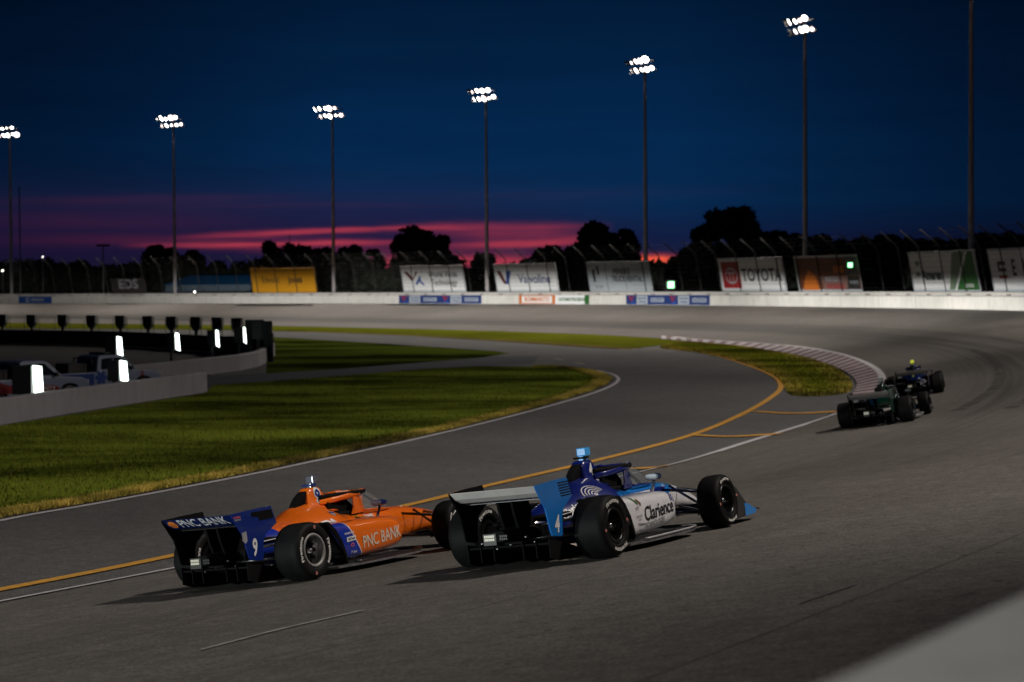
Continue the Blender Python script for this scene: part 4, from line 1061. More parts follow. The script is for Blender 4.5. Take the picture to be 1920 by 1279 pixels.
def make_wheel(car, x, side, rr, w, hw, rimm, camber, style, far=False, lett=0):
    """side -1 = right. tyre outer face at |y| = hw"""
    yc = side * (hw - w / 2)
    wh = MB(); ww = w / 2; rim = .196
    o_ = 1 if side > 0 else -1
    P = lambda r_, a: (r_, a * o_)
    # rim: outer lip, dish, face
    prof = [P(rim - .036, ww - .030), P(rim - .030, ww - .012), P(rim - .002, ww - .006), P(rim + .004, ww - .020), P(rim - .010, ww - .045)]
    wh.lathe(prof, 40, 'y', mi=1)
    wh.lathe([P(rim - .034, ww - .030), P(rim - .038, ww - .07), P(rim - .046, ww - .12), P(rim - .060, ww - .145)], 40, 'y', mi=0)
    wh.lathe([P(rim - .055, ww - .15), P(.001, ww - .16)], 30, 'y', mi=2)
    wh.lathe([P(rim - .02, -ww + .02), P(.001, -ww + .06)], 24, 'y', mi=2)
    for k in range(10):
        a = 2 * math.pi * k / 10
        for s_ in (-.10, .10):
            wh.tube([(math.cos(a) * .045, o_ * (ww - .13), math.sin(a) * .045), (math.cos(a + s_) * (rim - .04), o_ * (ww - .12), math.sin(a + s_) * (rim - .04))], [.012, .008], 5, mi=2)
    wh.lathe([P(.055, ww - .20), P(.055, ww - .12), P(.036, ww - .10)], 16, 'y', mi=2)
    wh.lathe([P(.030, ww - .11), P(.030, ww - .065), P(.018, ww - .055), P(.001, ww - .055)], 12, 'y', mi=3)
    wo_ = wh.build('wheel', [rimm, M_rimg if rimm is M_rims else M_rimb, M_carbd, M_nut], car, fix=True)
    wo_.location = (x, yc, rr); wo_.rotation_euler = (camber, lett, 0)
    if rr > .34: rr2 = rr
    tm = MB(); half = [(rim - .004, ww - .03), (rim + .012, ww - .008), (rim + .04, ww), (rr - .055, ww + .002), (rr - .028, ww - .010), (rr - .010, ww - .032), (rr - .002, ww - .065), (rr, ww - .11)]
    tm.lathe([(a, b_) for a, b_ in half] + [(a, -b_) for a, b_ in reversed(half)], 56, 'y')
    for i, f_ in enumerate(tm.f): tm.mi[i] = 0
    ty = tm.build('tyre', [M_tyre], wo_)
    if not far:
        # lettering round the sidewall
        yy = o_ * (ww + .0045); rb = rim + (rr - rim) * .50
        def bend(a0):
            def f(u_, v_):
                r_ = rb + v_; th = a0 + (u_ / rb) * (-1 if side < 0 else -1) * (1 if side < 0 else 1)
                th = a0 - u_ / rb
                xx = r_ * math.cos(th); zz = r_ * math.sin(th)
                return (xx if side < 0 else -xx, yy, zz)
            return f
        tv = textmesh('Firestone', .066 if x < 1 else .056, 0, 1.22, .0012, .03)
        for a0 in (style['let'], style['let'] + math.pi):
            place2d('tyre_lettering', tv, bend(a0), M_twhite, wo_)
        def bend_in(a0):
            def f(u_, v_):
                r_ = rb + v_; th = a0 - u_ / rb
                xx = r_ * math.cos(th); zz = r_ * math.sin(th)
                return (xx if side > 0 else -xx, -yy, zz)
            return f
        for a0 in (style['let'] + R(8), style['let'] + math.pi + R(8)):
            place2d('tyre_lettering', tv, bend_in(a0), M_twhite, wo_)
        mk = polymesh2d([[(-.013, -.020), (.011, -.020), (.018, .017), (-.003, .023), (-.017, .011)]])
        for a0 in (style['let'] + math.pi / 2, style['let'] - math.pi / 2):
            place2d('tyre_emblem', mk, bend(a0), M_tred, wo_)
    return wo_

def make_car(style):
    P_, yaw = style['pos'], style['yaw']
    h = Vector((math.cos(yaw), math.sin(yaw), 0)); l = Vector((-h.y, h.x, 0))
    def G(a, b_):
        q = Vector((P_[0], P_[1], 0)) + h * a + l * b_; return Vector((q.x, q.y, zg(q.x, q.y)))
    rl, rr_, fl, fr = G(0, .78), G(0, -.78), G(3.02, .82), G(3.02, -.82)
    X = ((fl + fr) / 2 - (rl + rr_) / 2).normalized(); Yv = ((rl - rr_) + (fl - fr)); Z = X.cross(Yv).normalized(); Yv = Z.cross(X)
    org = (rl + rr_) / 2 + Z * .004
    M = Matrix(((X.x, Yv.x, Z.x, org.x), (X.y, Yv.y, Z.y, org.y), (X.z, Yv.z, Z.z, org.z), (0, 0, 0, 1)))
    car = empty('race_car', label=style['label'], cat='race car', group='open wheel race cars on the banked turn', mtx=M)
    far = style.get('far', False)
    pb, ps = style['body'], style['pod']
    # --- monocoque and nose
    body = MB().rings(loft([(-.36, 0, .33, .09, .10, .10, 2.4, 0), (0, 0, .34, .14, .16, .14, 2.4, 0), (.5, 0, .36, .22, .24, .22, 2.5, 0), (1.0, 0, .37, .30, .27, .24, 2.7, 0), (1.6, 0, .38, .325, .265, .26, 3.0, 0), (2.1, 0, .39, .315, .255, .27, 3.0, 0),
        (2.5, 0, .41, .27, .235, .26, 2.9, 0), (2.9, 0, .42, .215, .20, .22, 2.8, 0), (3.3, 0, .40, .17, .16, .16, 2.7, 0), (3.7, 0, .34, .13, .125, .12, 2.5, 0), (4.0, 0, .27, .10, .09, .09, 2.4, 0), (4.16, 0, .235, .055, .05, .05, 2.2, 0)], 70, 40)).build('body', pb, car)
    cover = MB().rings(loft([(-.34, 0, .36, .07, .08, .06, 2.2, 0), (-.1, 0, .37, .16, .16, .10, 2.1, 0), (.2, 0, .37, .27, .25, .12, 1.9, 0), (.55, 0, .39, .40, .315, .14, 1.7, 0), (.85, 0, .42, .50, .395, .15, 1.6, 0), (1.1, 0, .44, .53, .40, .14, 1.6, 0), (1.3, 0, .44, .49, .32, .13, 1.8, 0), (1.48, 0, .44, .42, .24, .1, 2.2, 0), (1.9, 0, .42, .32, .20, .1, 2.6, 0)], 60, 40)).build('engine_cover', pb, car)
    # --- airbox tower over the driver
    tw = []
    for z, x0, x1, hw_ in ((.70, 1.00, 1.56, .21), (.78, 1.03, 1.50, .155), (.85, 1.03, 1.43, .120), (.92, 1.05, 1.38, .104), (.97, 1.065, 1.345, .095), (1.005, 1.08, 1.315, .083), (1.022, 1.11, 1.29, .05)):
        ring = []
        for k in range(28):
            t_ = 2 * math.pi * k / 28; c_, s_ = math.cos(t_), math.sin(t_)
            ring.append(Vector(((x0 + x1) / 2 + (x1 - x0) / 2 * math.copysign(abs(c_) ** .6, c_), hw_ * math.copysign(abs(s_) ** .38, s_), z)))
        tw.append(ring)
    tower = MB().rings(tw).build('airbox', style.get('tower', pb), car)
    MB().prism([(1.14, .72), (.80, .775), (.86, .855), (.93, .925), (1.03, .98), (1.16, 1.000)], -.052, .052).build('airbox_rear', M_carbd, car, bevel=.015)
    # intake mouth on the front of the airbox
    MB().box((1.372, 0, .93), (.02, .12, .09), mtx=Matrix.Rotation(R(-20), 4, 'Y')).build('air_intake', M_carbd, car, bevel=.008)
    # --- camera pod
    cp = MB(); cp.box((1.27, 0, 1.115), (.12, .12, .095)); cp.box((1.24, 0, 1.045), (.10, .07, .07))
    cpo = cp.build('camera_pod', style['podtop'], car, bevel=.012)
    MB().box((1.20, 0, 1.050), (.15, .13, .022)).build('pod_fin', M_carbd if not style.get('pod_fin') else style['pod_fin'], cpo, bevel=.005)
    # --- sidepods
    pods = []
    for s_ in (-1, 1):
        sec = [(.70, s_ * .47, .355, .275, .245, .235, 5.0, .72), (.95, s_ * .48, .35, .275, .235, .225, 4.5, .45), (1.3, s_ * .50, .345, .255, .235, .205, 4.2, .2), (1.7, s_ * .515, .345, .235, .228, .19, 3.6, .05), (1.95, s_ * .52, .345, .215, .21, .17, 3.0, 0), (2.06, s_ * .52, .345, .18, .17, .14, 2.6, 0), (2.10, s_ * .52, .345, .12, .11, .10, 2.3, 0)]
        po = MB().rings(loft(sec, 50, 44), 0, True, True, 1).build('sidepod', [ps, M_carbd], car); pods.append(po)
        MB().rings([[Vector((2.098 + .004 * i, s_ * .52 + .105 * math.cos(a) * (1 - .1 * i), .345 + .085 * math.sin(a) * (1 - .1 * i))) for a in [2 * math.pi * k / 20 for k in range(20)]] for i in range(2)]).build('radiator_inlet', M_carbd, po)
        # black wheel guard closing the pod ahead of the tyre
        g_ = [(.50, .60), (.56, .62), (.68, .52), (.78, .38), (.84, .22), (.86, .12), (.82, .12), (.78, .24), (.71, .38), (.61, .50)]
        MB().prism(g_, s_ * .20, s_ * .758).build('wheel_guard', M_carbd, po, bevel=.006)
    # --- floor
    out = [(2.36, .60), (2.34, .74), (2.22, .85), (2.0, .90), (1.4, .90), (.95, .88), (.60, .80), (.48, .56), (.25, .50)]
    poly = [(x, y) for x, y in out] + [(x, -y) for x, y in reversed(out)] + [(2.30, -.45), (2.55, -.22), (2.55, .22), (2.30, .45)]
    fl_ = MB().prism(poly, .055, .085, 'xy').build('floor', M_floor, car, bevel=.006)
    for s_ in (-1, 1):
        MB().tube([(2.36, s_ * .62, .10), (2.34, s_ * .75, .105), (2.22, s_ * .86, .105), (2.0, s_ * .905, .105), (1.4, s_ * .905, .105), (.95, s_ * .885, .105), (.85, s_ * .86, .105)], .011, 8).build('floor_edge', DGRE if style.get('edge') else M_carb, fl_)
        MB().prism([(2.1, .085), (.9, .085), (.9, .13), (1.9, .12)], s_ * .70, s_ * .712).build('floor_fence', M_carb, fl_)
    # diffuser
    df = MB(); df.prism([(-.66, .24), (-.66, .26), (.1, .10), (.1, .08)], -.50, .50)
    for y in (-.50, -.34, -.18, .18, .34, .50): df.prism([(-.68, .10), (-.68, .30), (-.3, .22), (.1, .09), (.1, .05), (-.5, .05)], y - .006, y + .006)
    df.build('diffuser', M_carbd, car)
    # gearbox and attenuator
    gb = MB(); gb.rings(loft([(-.86, 0, .37, .075, .06, .05, 4, 0), (-.6, 0, .36, .09, .08, .07, 3.5, 0), (-.3, 0, .34, .12, .12, .12, 3, 0), (.05, 0, .33, .16, .16, .16, 3, 0)], 16, 20))
    gb.box((-.30, .17, .38), (.16, .14, .10)); gb.box((-.28, -.17, .36), (.18, .12, .12)); gb.tube([(-.32, .0, .48), (.0, .18, .50), (.3, .26, .48)], .035, 8); gb.tube([(-.32, .0, .48), (.0, -.18, .50), (.3, -.26, .48)], .035, 8)
    gb.tube([(-.25, -.35, .30), (-.25, .35, .30)], .018, 6); gb.box((-.72, 0, .29), (.10, .46, .022)); gb.tube([(-.45, -.09, .40), (-.45, -.09, .56)], .012, 6); gb.tube([(-.2, .2, .3), (-.5, .3, .22)], .012, 6)
    go = gb.build('gearbox', M_carbd, car)
    rl_ = MB()
    for i in range(5):
        for j in range(2): rl_.box((-.874, .150 - i * .025, .350 + j * .034), (.008, .020, .026))
    rl_.build('rain_light', M_rain, car); MB().box((-.86, .10, .35), (.02, .16, .125)).build('light_box', M_board, car, bevel=.004)
    bd = MB()
    for i in range(4):
        for j in range(2): bd.box((-.872, -.035 - i * .024, .350 + j * .030), (.006, .018, .022))
    bd.build('timing_board', M_board, car)
    for y, z in ((.30, .30), (-.24, .34), (-.05, .27), (.12, .235), (-.34, .28)):
        MB().lathe([(.014, 0), (.014, .02), (.001, .024)], 10, 'x', (-.70, y, z)).build('bolt', M_nut, go)
    # --- rear wing
    ep_r, flapm = style['endplate'], style['flap']
    RWY = .515
    flap = MB().prism([(-.60, .755), (-.70, .770), (-.80, .812), (-.885, .872), (-.895, .868), (-.815, .795), (-.72, .750), (-.62, .738)], -RWY, RWY).build('rear_wing', flapm, car, bevel=.003)
    MB().prism([(-.18, .79), (-.30, .755), (-.45, .735), (-.62, .728), (-.62, .716), (-.45, .708), (-.28, .730), (-.17, .775)], -RWY, RWY).build('main_plane', M_carb, flap, bevel=.003)
    for s_ in (-1, 1):
        epp = [(-.90, .875), (-.55, .895), (-.19, .905), (-.115, .70), (-.34, .585), (-.385, .50), (-.415, .315), (-.45, .300), (-.64, .325), (-.66, .36), (-.73, .62), (-.88, .83)]
        m1 = ep_r if s_ < 0 else M_carbd
        ep = MB().prism(epp, s_ * (RWY + .001), s_ * (RWY + .018)).build('endplate', [m1], flap, bevel=.003)
        if s_ > 0:
            ep.data.materials.append(ep_r)
            for p_ in ep.data.polygons:
                if p_.normal.y > .9: p_.material_index = 1
        lv = MB()
        for i in range(6 if not style.get('blackout') else 0):
            lv.prism([(-.42 + .010 * i, .865 - .028 * i), (-.15 + .010 * i, .868 - .028 * i), (-.148 + .010 * i, .858 - .028 * i), (-.41 + .010 * i, .853 - .028 * i)], s_ * (RWY + .0185), s_ * (RWY + .0215))
        if style.get('blackout'):
            lv.prism([(-.55, .862), (-.19, .866), (-.165, .765), (-.42, .755), (-.43, .80), (-.55, .815)], s_ * (RWY + .0185), s_ * (RWY + .0215))
        lv.build('endplate_louvres', M_carbd, flap)
    for y in (-.085, .085):
        MB().prism([(-.30, .72), (-.66, .72), (-.62, .56), (-.56, .40), (-.20, .40), (-.26, .55)], y - .016, y + .016).build('wing_pylon', M_carbd, flap, bevel=.004)
    MB().prism([(-.700, .7455), (-.704, .7455), (-.770, .779), (-.766, .779)], -RWY + .002, RWY - .002).build('flap_slot', M_carbd, flap, fix=True).location = (-.012, 0, .008)
    # --- front wing
    fw = MB().prism([(4.16, .125), (3.95, .14), (3.80, .16), (3.80, .15), (3.95, .118), (4.15, .105)], -.86, .86).build('front_wing', style['fw'], car, bevel=.003)
    MB().prism([(3.82, .175), (3.68, .215), (3.58, .275), (3.57, .268), (3.67, .198), (3.81, .158)], -.86, .86).build('front_flap', M_carb, fw, bevel=.003)
    for s_ in (-1, 1):
        MB().prism([(3.66, .065), (3.98, .075), (4.02, .12), (3.88, .17), (3.76, .215), (3.66, .225)], s_ * .862, s_ * .88).build('front_endplate', style['fwe'], fw, bevel=.004); MB().prism([(3.42, .055), (3.655, .065), (3.655, .235), (3.42, .26)], s_ * .862, s_ * .878).build('front_endplate_rear', M_carb, fw, bevel=.004)
        MB().prism([(3.78, .20), (3.66, .30), (3.50, .43), (3.40, .47), (3.36, .46), (3.38, .30), (3.46, .16), (3.60, .14)], s_ * .70, s_ * .865).build('wheel_deflector', M_carb, fw, bevel=.006)
        MB().box((3.95, s_ * .16, .17), (.20, .018, .12)).build('nose_strut', M_carb, fw)
    # --- cockpit opening, headrest, aeroscreen
    co = []
    for z, k_ in ((.60, 1.0), (.668, 1.0), (.672, .96)):
        co.append([Vector((1.73 + .50 * k_ * math.cos(a), .235 * k_ * math.sin(a) * (1 - .18 * math.cos(a)), z - .02 * math.cos(a))) for a in [2 * math.pi * i / 32 for i in range(32)]])
    MB().rings(co).build('cockpit_opening', M_carbd, car)
    hr = MB(); hr.box((1.40, 0, .73), (.14, .34, .15))
    for s_ in (-1, 1): hr.prism([(1.28, .62), (1.80, .62), (1.78, .74), (1.68, .815), (1.28, .85)], s_ * .11, s_ * .19)
    hr.build('headrest', M_carbd, car, bevel=.015)
    fr_ = MB()
    top = lambda s_: [(1.22, s_ * .13, .885), (1.45, s_ * .20, .885), (1.72, s_ * .245, .882), (1.92, s_ * .235, .885), (2.08, s_ * .16, .888), (2.16, 0, .885)]
    T1 = top(1)[:-1] + [(2.16, 0, .885)] + top(-1)[:-1][::-1]
    TC = crom([p[:2] for p in T1], 8, 2); TZ = [.887] * len(TC)
    fr_.tube([(p[0], p[1], .887) for p in TC], .024, 10, flat=1.25)
    fr_.tube([(2.17, 0, .885), (2.40, 0, .76), (2.68, 0, .61)], [.020, .018, .022], 8)
    fro = fr_.build('aeroscreen', M_carbd, car)
    for s_ in (-1, 1):   # painted side frame: low rear mount rising forward to the rim
        q = [Vector((1.20, s_ * .14, .825)), Vector((1.40, s_ * .20, .840)), Vector((1.62, s_ * .245, .858)), Vector((1.85, s_ * .242, .880)), Vector((2.03, s_ * .18, .900))]
        vs_, fs_ = [], []
        MBf = MB(); MBf.tube(q, [.022, .024, .026, .026, .020], 10, flat=1.5); 
        qq = [(1.70, .820), (1.76, .900), (2.00, .905), (2.10, .870), (1.98, .83), (1.94, .76), (2.00, .63), (1.62, .63), (1.68, .72)]
        def side(v, s_=s_):
            yy = .275 - max(0, v.x - 1.72) * .26 - max(0, v.z - .64) * .10; return Vector((v.x, s_ * (yy + (v.y)), v.z))
        MBf.prism(qq, 0, .014, f=side)
        MBf.build('screen_frame', style.get('frame', pb), fro)
    # top cap of the screen rim, painted
    rimp = [(1.76, .25), (1.94, .245), (2.09, .17), (2.20, 0), (2.09, -.17), (1.94, -.245), (1.76, -.25), (1.80, -.19), (1.92, -.17), (1.98, 0), (1.92, .17), (1.80, .19)]
    MB().prism(rimp, .903, .917, 'xy').build('rim_cap', style.get('frame', pb), fro)
    # glass
    gl = MB(); n = 26; ra, rb_ = [], []
    for i in range(n + 1):
        t_ = i / n * 2 - 1; a = t_ * math.pi / 2
        ra.append(Vector((1.83 + .35 * math.cos(a) ** .8, .235 * math.sin(a), .895)))
        rb_.append(Vector((1.90 + .80 * math.cos(a) ** .75, .27 * math.sin(a), .655 - .055 * math.cos(a))))
    rows = [[ra[i].lerp(rb_[i], k / 5) + Vector((.035 * math.sin(math.pi * k / 5) * math.cos((i / n * 2 - 1) * math.pi / 2), .012 * math.sin(math.pi * k / 5) * math.sin((i / n * 2 - 1) * math.pi / 2), .012 * math.sin(math.pi * k / 5))) for i in range(n + 1)] for k in range(6)]
    vs_ = [v for r__ in rows for v in r__]; fs_ = [(k * (n + 1) + i, k * (n + 1) + i + 1, (k + 1) * (n + 1) + i + 1, (k + 1) * (n + 1) + i) for k in range(5) for i in range(n)]
    gl.add(vs_, fs_, 0, True); gl.build('screen_glass', M_scr, fro, fix=False)
    MB().tube([rb_[i] for i in range(n + 1)], .012, 6).build('screen_base', style.get('frame', pb), fro)
    # --- mirrors
    for s_ in (-1, 1):
        mi_ = MB().rings(loft([(1.73, s_ * .60, .735, .082, .036, .036, 3, 0), (1.79, s_ * .60, .735, .085, .040, .040, 3, 0), (1.85, s_ * .60, .735, .075, .034, .034, 2.6, 0), (1.89, s_ * .60, .735, .04, .018, .018, 2.2, 0)], 12, 20)).build('mirror', style['mirror'], car)
        MB().box((1.726, s_ * .60, .735), (.006, .14, .056)).build('mirror_glass', M_mirror, mi_, bevel=.003)
        MB().tube([(1.80, s_ * .60, .71), (1.77, s_ * .585, .62), (1.73, s_ * .56, .50)], [.016, .020, .026], 8, flat=.5).build('mirror_stalk', style['stalk'], mi_)
    # --- suspension
    for s_ in (-1, 1):
        for (x, z, pts) in ((3.02, .325, ((2.72, .20, .53, .16, .43), (3.30, .16, .50, .16, .43), (2.66, .20, .25, -.02, .20), (3.34, .15, .27, -.02, .20), (3.05, .18, .55, 0, .22))), (0, .35, ((-.28, .14, .42, 0, .46), (.38, .24, .44, 0, .46), (-.34, .12, .22, 0, .20), (.42, .26, .18, 0, .20), (-.42, .12, .30, -.12, .28)))):
            sp = MB()
            for bx, by, bz, dx, ez in pts: sp.tube([(bx, s_ * by, bz), (x + dx * .4, s_ * (.70 if x > 1 else .62), ez)], .017, 8, flat=.45, upv=(1, 0, 0))
            sp.build('suspension', style['arm'] if x > 1 else M_arm, car)
            if x > 1: MB().box((x, s_ * .70, .325), (.14, .06, .24)).build('upright', M_carb, car, bevel=.02)
    # --- wheels
    cam_ = R(2.2)
    for s_ in (-1, 1):
        make_wheel(car, 0, s_, .334, .375, .965, style['rim'], -cam_ if s_ > 0 else -cam_ * 1.0, style, far)
        make_wheel(car, 3.02, s_, .316, .290, .955, style['rim'], -cam_ * 1.6, style, far)
    bv = bvh_of(body, cover, tower, *pods)
    return car, dict(body=body, cover=cover, tower=tower, pods=pods, flap=flap, bv=bv)

def loc_on(px, py):
    p = on_track(px, py); return (p.x, p.y)
RT = ((1, 0, 0), (0, 0, 1), (0, 1, 0))   # text on the right flank: reads towards the nose, looking along +y

# blue car, number 4
NAVY, SKY, WHT = (0.004, 0.012, 0.150), (0.010, 0.190, 0.62), (0.74, 0.74, 0.78)
st_blue = dict(pos=(.305, 21.60), yaw=R(90 - 29.46), label='navy and sky blue race car number 4 with white sidepod, nearest the outer wall', let=R(97),
    body=carpaint('navy_livery', NAVY, [(SKY, [(0, 0, -1, .63), (0, 0, 1, -.565), (1, 0, 0, -1.15)]), (WHT, [(1, 0, 0, -1.15), (0, 0, -1, .565), (-1, 0, 0, 2.35)]), (SKY, [(1, 0, 0, -2.35), (.28, 0, -1, -.27), (0, 0, 1, -.20)]), (WHT, [(1, 0, 0, -2.3), (.35, 0, -1, -.57)]) ]),
    pod=carpaint('white_sidepod_livery', WHT, [(SKY, [(0, -1, 1, -.11), (1, 0, 0, -.9)]) , (NAVY, [(0, -1, 1, -.185), (0, 0, 1, -.4)])]), podtop=mat('pod_sky_blue', (.05, .38, .90), .3, coat=.8), endplate=mat('endplate_sky_blue', (.008, .150, .50), .3, coat=.5, var=.06), flap=mat('flap_white', (.62, .60, .58), .35, coat=.5, var=.12, nscale=3),
    fw=M_carb, fwe=mat('front_endplate_sky', (.01, .20, .60), .25, coat=.8), mirror=mat('mirror_dark', (.01, .03, .08), .25, coat=.8), stalk=mat('stalk_white', (.6, .6, .63), .3, coat=.5), arm=mat('arm_dark_blue', (.01, .015, .05), .3, coat=.6), rim=M_rimb, edge=True)
car4, p4 = make_car(st_blue)
bv = p4['bv']; pod = p4['pods'][0]
decal('lettering', textmesh('Clarience', .225, 0, .93, .004, .05), (1.52, -.76, .365), (.997, 0, .05), (-.03, 0, 1), (0, 1, 0), bv, DK, pod)
decal('lettering', textmesh('TECHNOLOGIES', .088, 0, .84, 0, .05), (1.37, -.76, .235), (.997, 0, .05), (0, 0, 1), (0, 1, 0), bv, DK, pod)
arcs = []
for r0, r1 in ((.030, .042), (.060, .072), (.090, .102)): arcs += arc_band(r0, r1, 35, 175, 10)
decal('emblem', polymesh2d(arcs + [[(-.010, -.012), (.012, -.012), (.012, .012), (-.010, .012)]], .03), (1.97, -.76, .435), *RT[:1], (0, 0, 1), (-.25, 1, 0), bv, DBL, pod)
decal('stripe', polymesh2d([[(-.075, .055), (-.055, .075), (.055, -.02), (.050, -.045)]], .03), (.93, -.78, .52), (1, 0, 0), (0, 0, 1), (0, 1, -.2), bv, DGN, pod)
decal('stripe', polymesh2d([[(-.02, .03), (.0, .05), (.075, -.02), (.06, -.05)]], .03), (.985, -.78, .51), (1, 0, 0), (0, 0, 1), (0, 1, -.2), bv, mat('decal_rust', (.16, .05, .02), .3, coat=1), pod)
for tx, z, sz, m_ in (('NTT', .435, .050, DGR), ('INDYCAR', .345, .034, DGR), ('SERIES', .310, .022, DGR), ('7 Honda', .255, .046, DK), ('Firestone', .190, .034, DGR)):
    decal('small_lettering', textmesh(tx, sz, 0, .9, .001), (.985 - (z - .35) * .30, -.78, z), (1, 0, 0.03), (0, 0, 1), (0, 1, 0), bv, m_, pod)
decal('number', textmesh('4', .19, .15, .85, .010, .04), (1.19, -.16, .90), (1, 0, 0), (0, 0, 1), (0, 1, 0), bv, DW, p4['tower'])
decal('small_lettering', textmesh('ALL', .05, 0, 1, .003), (1.25, -.16, .79), (1, 0, 0), (0, 0, 1), (0, 1, 0), bv, DW, p4['tower'])
arcs = []
for r0, r1 in ((.040, .052), (.075, .087), (.110, .122), (.145, .157)): arcs += arc_band(r0, r1, 10, 170, 12)
decal('emblem', polymesh2d(arcs + ell(.026, .020, .012, 0, -.005, 12), .03), (.80, -.36, .66), (.97, 0, -.05), (0, .6, .8), (0, .8, -.6), bv, DW, p4['cover'])
decal('lettering', textmesh('Clarience', .15, .2, .9, .004, .05), (.40, -.33, .565), (.93, 0, .22), (-.2, .5, .8), (0, .85, -.5), bv, DW, p4['cover'])
epf = lambda cx, cz: (lambda a, b_: (cx + a, -(.515 + .0225), cz + b_))
place2d('number', textmesh('4', .25, .25, .78, .008), epf(-.53, .43), DW, p4['flap'])
MB().tube([(-.30, -.40, .50), (.2, -.40, .515)], .006, 6).build('wing_strut', DW, car4)

# orange car, number 9
ORG, BLU = (0.78, 0.145, 0.005), (0.006, 0.030, 0.33)
st_or = dict(pos=(-3.047, 23.37), yaw=R(90 - 32.82), label='orange race car number 9 with dark blue rear wing, nearest the yellow line', let=R(172),
    body=carpaint('orange_livery', ORG, [(BLU, [(-1, 0, -.55, .62)])]), pod=carpaint('orange_sidepod_livery', ORG, [((.75, .75, .78), [(-1, 0, -.62, 1.275)]), (BLU, [(-1, 0, -.62, 1.26)])]),
    podtop=mat('pod_silver', (.25, .26, .32), .25, metal=.7), pod_fin=mat('pod_fin_blue', (.006, .03, .20), .3, coat=.8), endplate=mat('endplate_royal_blue', (.003, .017, .155), .32, coat=.5, var=.08), flap=mat('flap_dark_blue', (.003, .012, .085), .32, coat=.5, var=.08),
    fw=M_carb, fwe=mat('front_endplate_orange', (.7, .14, .01), .25, coat=.8), mirror=mat('mirror_navy', (.006, .014, .09), .25, coat=.8), stalk=mat('stalk_navy', (.005, .012, .07), .25, coat=.8), arm=M_arm, rim=M_rims, blackout=True)
car9, p9 = make_car(st_or)
bv = p9['bv']; pod = p9['pods'][0]
decal('lettering', textmesh('PNC BANK', .205, 0, .80, .003, .05), (1.57, -.76, .325), (.995, 0, .075), (-.03, 0, 1), (0, 1, 0), bv, DCR, pod)
for tx, z, sz, m_ in (('RICHARD MILLE', .445, .030, DW), ('P  Eyer', .215, .044, DW), ('Firestone', .150, .034, DW)):
    decal('small_lettering', textmesh(tx, sz, 0, .85, .001), (.955 - (z - .35) * .28, -.78, z), (1, 0, .05), (0, 0, 1), (0, 1, 0), bv, m_, pod)
decal('badge', polymesh2d([rect(-.085, -.028, .085, .028)], .05), (.955, -.78, .375), (1, 0, .06), (0, 0, 1), (0, 1, 0), bv, DW, pod)
decal('small_lettering', textmesh('5G/Tech', .040, 0, .9, .001), (.955, -.78, .375), (1, 0, .06), (0, 0, 1), (0, 1, 0), bv, DK, pod, off=.006)
decal('badge', polymesh2d(ell(.036, .022, .012, 0, 0, 14)), (.965, -.78, .300), (1, 0, .06), (0, 0, 1), (0, 1, 0), bv, DPK, pod)
nine9 = textmesh('9', .235, .05, .85, .024, .04); nine = textmesh('9', .215, .05, .85, .006, .04)
decal('number', nine9, (1.21, -.16, .905), (1, 0, 0), (0, 0, 1), (0, 1, 0), bv, DW, p9['tower']); decal('number', nine, (1.21, -.16, .905), (1, 0, 0), (0, 0, 1), (0, 1, 0), bv, DBL, p9['tower'], off=.007)
decal('badge', polymesh2d([[(-.055, .035), (.055, .035), (.045, -.02), (0, -.06), (-.045, -.02)]], .03), (1.15, -.34, .68), (1, 0, 0), (0, .3, .9), (0, .9, -.4), bv, DGR, p9['cover'])
decal('badge', polymesh2d([rect(-.048, .0, .048, .022)], .03), (1.15, -.34, .68), (1, 0, 0), (0, .3, .9), (0, .9, -.4), bv, DBL, p9['cover'], off=.006)
decal('badge', polymesh2d([rect(-.062, -.040, .062, .040)], .04), (1.72, -.34, .595), (1, 0, -.02), (0, .1, 1), (0, 1, -.1), bv, DYE, p9['body'])
decal('small_lettering', textmesh('CAT', .055, 0, .8, .003), (1.72, -.34, .595), (1, 0, -.02), (0, .1, 1), (0, 1, -.1), bv, mat('decal_dark_orange', (.3, .10, .01), .4), p9['body'], off=.006)
decal('small_lettering', textmesh('OpenAI', .062, 0, .9, .002, .05), (1.98, -.34, .585), (1, 0, -.03), (0, .1, 1), (0, 1, -.1), bv, DW, p9['body'])
sw = [[(-.26, .0), (-.20, .028), (-.05, .045), (.10, .040), (.24, .055), (.26, .03), (.16, .0), (.12, -.03), (-.02, -.04), (-.15, -.026)]]
decal('emblem', polymesh2d(sw, .04), (1.55, -.52, .60), (.99, 0, .02), (0, .75, .5), (0, .35, -1), bv, DW, p9['pods'][0])
decal('lettering', textmesh('HONDA', .13, .0, 1.05, .01, .05), (.82, -.47, .62), (.99, 0, -.05), (0, .6, .6), (0, .6, -.8), bv, DW, p9['cover'])
tri = []
for i in range(9):
    for j in range(7):
        if random.random() < .8 - .07 * i:
            a, b_ = -.10 + i * .034 + .01 * (j % 2), -.11 + j * .034; tri.append([(a, b_), (a + .022, b_ + .004), (a + .008, b_ + .022)])
decal('pattern', polymesh2d(tri), (.42, -.30, .60), (.95, 0, .25), (-.2, .3, .9), (0, .9, -.4), bv, DPK, p9['cover'])
flapf = lambda a, b_: (-.868 + b_ * .80 * -.55 - .006, -a - .05, .842 + b_ * .80)
def flapp(a, b_):   # writing on the rear face of the flap, reads left to right from behind
    z = .812 + b_; t_ = (z - .745) / (.868 - .745); x = -.70 - .195 * max(0, t_) ** .72
    return (x - .012, -a, z)
place2d('lettering', textmesh('PNC BANK', .165, 0, .90, .002, .04), lambda a, b_: flapp(a + .055, b_ * .80), DW, p9['flap'])
